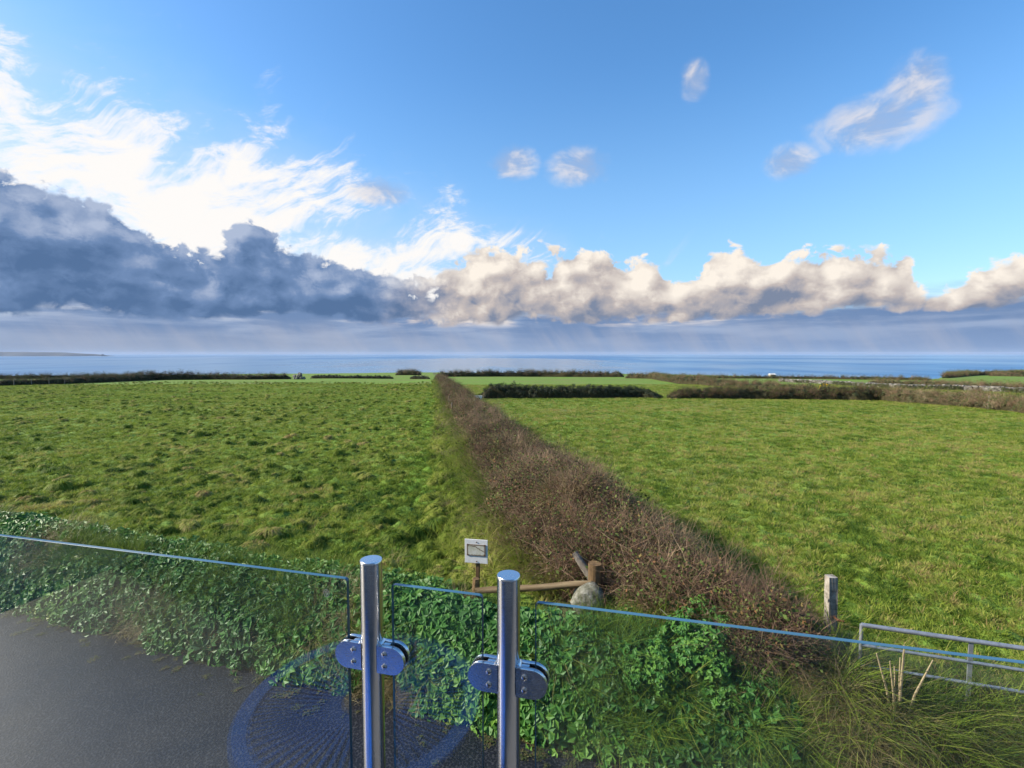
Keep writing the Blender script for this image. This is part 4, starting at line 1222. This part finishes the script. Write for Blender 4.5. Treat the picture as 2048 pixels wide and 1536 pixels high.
m, nt, out = mat('haze')
pv = nt.nodes.new('ShaderNodeVolumePrincipled'); pv.inputs['Color'].default_value = (0.55, 0.72, 1.0, 1); pv.inputs['Density'].default_value = 0.000018; pv.inputs['Anisotropy'].default_value = 0.0
nt.links.new(pv.outputs[0], out.inputs['Volume'])
M['haze'] = m

# ---- land across the bay
def ridge(name, x0, x1, y0, prof, depth, label_kind):
    xs = np.linspace(x0, x1, 90); hs = np.interp(xs, prof[0], prof[1])
    hs = hs * (0.92 + 0.16 * fbm(xs * 0.004, xs * 0 + 2, 4)); rows = np.linspace(0, 1, 9)
    V_ = np.stack([np.stack([xs, np.full_like(xs, y0) + depth * r + (fbm(xs * 0.003, xs * 0 + r * 5, 3) - 0.5) * depth * 0.3, -60 + (hs + 2) * math.sin(math.pi * min(1.0, 0.12 + r * 0.9)) ** 0.35], -1) for r in rows])
    V_[0, :, 2] = -62; V_[-1, :, 2] = -62
    n_ = len(xs); ii = np.arange(len(rows) - 1)[:, None] * n_ + np.arange(n_ - 1)[None, :]
    o = link(name, mesh_np(name, V_.reshape(-1, 3), np.stack([ii, ii + 1, ii + n_ + 1, ii + n_], -1).reshape(-1, 4), M['cliff'], True))
    return tag(o, kind='structure')


D_ = 14000.0
hz_ = bm_obj('haze', lambda bm: add_box(bm, (0, 19000, 20), (70000, 39000, 170)), M['haze'])
tag(hz_, 'thin pale sea haze over the bay', 'haze', kind='stuff')
ridge('headland', -1.9 * D_, -0.880 * D_, D_, ([-1.9 * D_, -1.1 * D_, -0.945 * D_, -0.925 * D_, -0.92 * D_, -0.90 * D_, -0.885 * D_, -0.88 * D_], [150, 130, 115, 70, 55, 85, 55, 4]), 1500, None)
ridge('sea_stack', -0.826 * D_, -0.814 * D_, D_, ([-0.826 * D_, -0.821 * D_, -0.819 * D_, -0.814 * D_], [4, 58, 46, 4]), 150, None)

# ================================================================== the balcony
DECK = 2.517
bd = Vector((0.969, -0.2467, 0)); bn = Vector((0.2467, 0.969, 0))     # along and out of the balustrade
bang = math.atan2(bd.y, bd.x)
def bal(x): return Vector((x, 1.063 - 0.2546 * x, 0))
dk = bm_obj('balcony_deck', lambda bm: add_box(bm, (0, -1.08, -0.11), (7.0, 2.36, 0.22)), M['deck'], None, (bal(0).x, bal(0).y, DECK)); dk.rotation_euler.z = bang
tag(dk, kind='structure')
hw_ = empty('house_wall', bal(0) + Vector((0, 0, 0)) - bn * 2.35); hw_.rotation_euler.z = bang; tag(hw_, kind='structure')
def hwall(bm):
    add_box(bm, (-3.6, -0.15, 2.7), (4.4, 0.3, 5.4)); add_box(bm, (3.6, -0.15, 2.7), (4.4, 0.3, 5.4)); add_box(bm, (0, -0.15, 5.04), (2.8, 0.3, 0.72)); add_box(bm, (0, -0.15, 1.25), (2.8, 0.3, 2.5))
bm_obj('wall', hwall, M['render'], hw_)
def dframe(bm):
    for xx in (-1.36, 0.0, 1.36): add_box(bm, (xx, -0.14, 3.6), (0.08, 0.1, 2.15))
    for zz in (2.55, 4.64): add_box(bm, (0, -0.14, zz), (2.8, 0.09, 0.08))
bm_obj('door_frame', dframe, M['frame'], hw_)
bm_obj('room', lambda bm: add_box(bm, (0, -0.9, 3.6), (3.4, 0.1, 2.3)), M['room'], hw_)

# ---- posts with their clamps
def dshape(bm, a0, a1, hh, b0, b1, seg=12, inset=0.0):
    """D outline: flat at a0, round at a1, in the plane of the glass, from depth b0 to b1"""
    pts = [(a0 + inset, -hh + inset)]
    cxx = a1 - hh
    s = 1 if a1 > a0 else -1
    cxx = a1 - s * hh; 
    for k in range(seg + 1):
        t = -math.pi / 2 + math.pi * k / seg
        pts.append((cxx + s * (hh - inset) * math.cos(t), (hh - inset) * math.sin(t)))
    pts.append((a0 + inset, hh - inset))
    r0 = [bm.verts.new((p[0], b0, p[1])) for p in pts]; r1 = [bm.verts.new((p[0], b1, p[1])) for p in pts]
    n_ = len(pts)
    bm.faces.new(r0); bm.faces.new(r1[::-1])
    for k in range(n_): bm.faces.new((r0[k], r0[(k + 1) % n_], r1[(k + 1) % n_], r1[k]))


def make_post(x, label, sides):
    t = empty('balustrade_post', bal(x) + Vector((0, 0, DECK)), label, 'post', 'steel balustrade posts', rz=bang)
    H = 1.10
    tube = bm_obj('tube', lambda bm: add_tube(bm, [(0, 0, 0.0), (0, 0, H - 0.004)], 0.0254, 48), M['steel'], t, smooth=True)
    def cap(bm):
        add_tube(bm, [(0, 0, H - 0.0035), (0, 0, H + 0.0005), (0, 0, H + 0.0022)], [0.0259, 0.0259, 0.0245], 48)
    bm_obj('cap', cap, M['cast_steel'], t, smooth=True)
    bm_obj('base_flange', lambda bm: add_tube(bm, [(0, 0, 0.0005), (0, 0, 0.014), (0, 0, 0.018)], [0.052, 0.052, 0.046], 32), M['steel'], t, smooth=True)
    for zc in (0.872, 0.235):
        for s in sides:
            def body(bm):
                dshape(bm, s * 0.0215, s * 0.088, 0.031, -0.0175, -0.0068)
                dshape(bm, s * 0.0215, s * 0.088, 0.031, 0.0068, 0.0175)
                add_box(bm, (s * 0.0345, 0, 0), (0.026, 0.0134, 0.0615))
                for q in (-1, 1): add_box(bm, (s * 0.0235, 0.0, q * 0.0335), (0.011, 0.024, 0.006), Matrix.Rotation(R(38 * q * s), 3, 'Y'))
            cl_ = bm_obj('clamp', body, M['cast_steel'], t, (0, 0, zc), smooth=True, bevel=0.0012)
            def gask(bm):
                dshape(bm, s * 0.049, s * 0.0868, 0.0295, -0.0067, -0.0052); dshape(bm, s * 0.049, s * 0.0868, 0.0295, 0.0052, 0.0067)
            bm_obj('gasket', gask, M['rubber'], cl_)
            for q in (-1, 1):
                def screw(bm):
                    add_tube(bm, [(0, 0.0, 0), (0, -0.0022, 0), (0, -0.0030, 0)], [0.0062, 0.0062, 0.0050], 20)
                sc_ = bm_obj('screw', screw, M['steel'], cl_, (s * 0.040, -0.0172, q * 0.0145), smooth=True)
                sc2 = bm_obj('screw_socket', lambda bm: add_tube(bm, [(0, -0.0030, 0), (0, -0.0034, 0)], 0.0026, 6), M['rubber'], cl_, (s * 0.040, -0.0172, q * 0.0145))
    return t


make_post(-0.331, 'polished steel balustrade post between the long left glass panel and the narrow panel', (-1, 1))
make_post(-0.0076, 'polished steel balustrade post between the narrow glass panel and the long right panel', (-1, 1))
make_post(-1.672, 'steel balustrade post just outside the left edge, one clamp showing', (-1, 1))
make_post(1.44, 'steel balustrade post beyond the right edge of the photo', (-1, 1))


# ---- glass panels
def make_panel(x0, x1, label):
    c = bal((x0 + x1) / 2); L = (x1 - x0) / 0.969
    z0, z1 = DECK + 0.075, 3.566
    t = empty('glass_panel', c + Vector((0, 0, z0)), label, 'glass panel', 'glass balustrade panels', rz=bang)
    h = z1 - z0; r = 0.008; pts = []
    for (cx_, cz_, a0) in ((L / 2 - r, r, -90), (L / 2 - r, h - r, 0), (-L / 2 + r, h - r, 90), (-L / 2 + r, r, 180)):
        for k in range(5):
            a = R(a0 + 90 * k / 4); pts.append((cx_ + r * math.cos(a), cz_ + r * math.sin(a)))
    def face(b):
        def f(bm):
            for bb, rev in ((-0.005, False), (0.005, True)):
                vv = [bm.verts.new((p[0], bb, p[1])) for p in pts]; bm.faces.new(vv[::-1] if rev else vv)
        return f
    bm = bmesh.new(); face(0)(bm); me = bpy.data.meshes.new('pane'); bm.to_mesh(me); bm.free(); me.materials.append(M['glass']); link('pane', me, t)
    def rim(bm):
        n_ = len(pts); prof = [(-0.005, 0.0), (-0.0042, 0.0009), (0.0042, 0.0009), (0.005, 0.0)]
        rings = []
        for (b, o_) in prof:
            ring = []
            for p in pts:
                sx2 = 1 if p[0] > 0 else -1; sz2 = 1 if p[1] > h / 2 else -1
                ring.append(bm.verts.new((p[0] + sx2 * o_, b, p[1] + sz2 * o_)))
            rings.append(ring)
        for i in range(3):
            for k in range(n_): bm.faces.new((rings[i][k], rings[i][(k + 1) % n_], rings[i + 1][(k + 1) % n_], rings[i + 1][k]))
    bm_obj('polished_edge', rim, M['glass_edge'], t, smooth=True)
    return t


gl1 = make_panel(-1.612, -0.392, 'long clear glass balustrade panel on the left, reaching the left edge')
make_panel(-0.278, -0.0655, 'narrow clear glass balustrade panel between the two steel posts')
make_panel(0.052, 1.38, 'long clear glass balustrade panel on the right, reaching the right edge')
# etched safety mark near the top corner of the left panel
def mark(bm):
    for k in range(28):
        a0, a1 = 2 * math.pi * k / 28, 2 * math.pi * (k + 1) / 28
        q = [(math.cos(a) * rr2 * 0.85, 0, math.sin(a) * rr2) for rr2, a in ((0.0095, a0), (0.0095, a1), (0.0082, a1), (0.0082, a0))]
        bm.faces.new([bm.verts.new(p) for p in q])
    for (x0, z0, x1, z1) in ((-0.0006, -0.009, 0.0006, 0.009), (-0.0045, -0.0045, -0.0033, 0.0045), (0.0033, -0.0045, 0.0045, 0.0045), (-0.004, -0.0006, 0.004, 0.0006), (-0.004, 0.0034, -0.001, 0.0046), (0.001, -0.0046, 0.004, -0.0034)):
        bm.faces.new([bm.verts.new(p) for p in ((x0, 0, z0), (x1, 0, z0), (x1, 0, z1), (x0, 0, z1))])
Lp = 1.22 / 0.969
bm_obj('etched_mark', mark, M['etch'], gl1, (Lp / 2 - 0.055, -0.0058, 3.566 - DECK - 0.075 - 0.040))

# ---- low round blue table on the deck (seen mirrored in the glass)
tb = empty('garden_table', (-0.93, 0.60, DECK), 'low round blue slatted table seen mirrored in the glass panels', 'table')
def disc(bm, r0, r1, z0, z1, n=64):
    ring = lambda r, z: [bm.verts.new((r * math.cos(2 * math.pi * k / n), r * math.sin(2 * math.pi * k / n), z)) for k in range(n)]
    rs = [ring(r0, z0), ring(r1, z0), ring(r1, z1), ring(r0, z1)]
    for i in range(4):
        for k in range(n): bm.faces.new((rs[i][k], rs[i][(k + 1) % n], rs[(i + 1) % 4][(k + 1) % n], rs[(i + 1) % 4][k]))
bm_obj('rim', lambda bm: disc(bm, 0.405, 0.465, 0.19, 0.21), M['blue'], tb)
bm_obj('hub', lambda bm: disc(bm, 0.002, 0.075, 0.19, 0.213, 32), M['concrete'], tb)
slat = bm_obj('slat', lambda bm: add_box(bm, (0.242, 0, 0.198), (0.34, 0.012, 0.012)), M['blue'], tb)
for k in range(1, 56):
    o = bpy.data.objects.new('slat', slat.data); COL.objects.link(o); o.parent = tb; o.rotation_euler.z = 2 * math.pi * k / 56
for k in range(4):
    a = math.pi / 4 + k * math.pi / 2
    bm_obj('leg', lambda bm: add_tube(bm, [(math.cos(a) * 0.44, math.sin(a) * 0.44, 0.002), (math.cos(a) * 0.435, math.sin(a) * 0.435, 0.19)], 0.014, 8), M['blue'], tb)
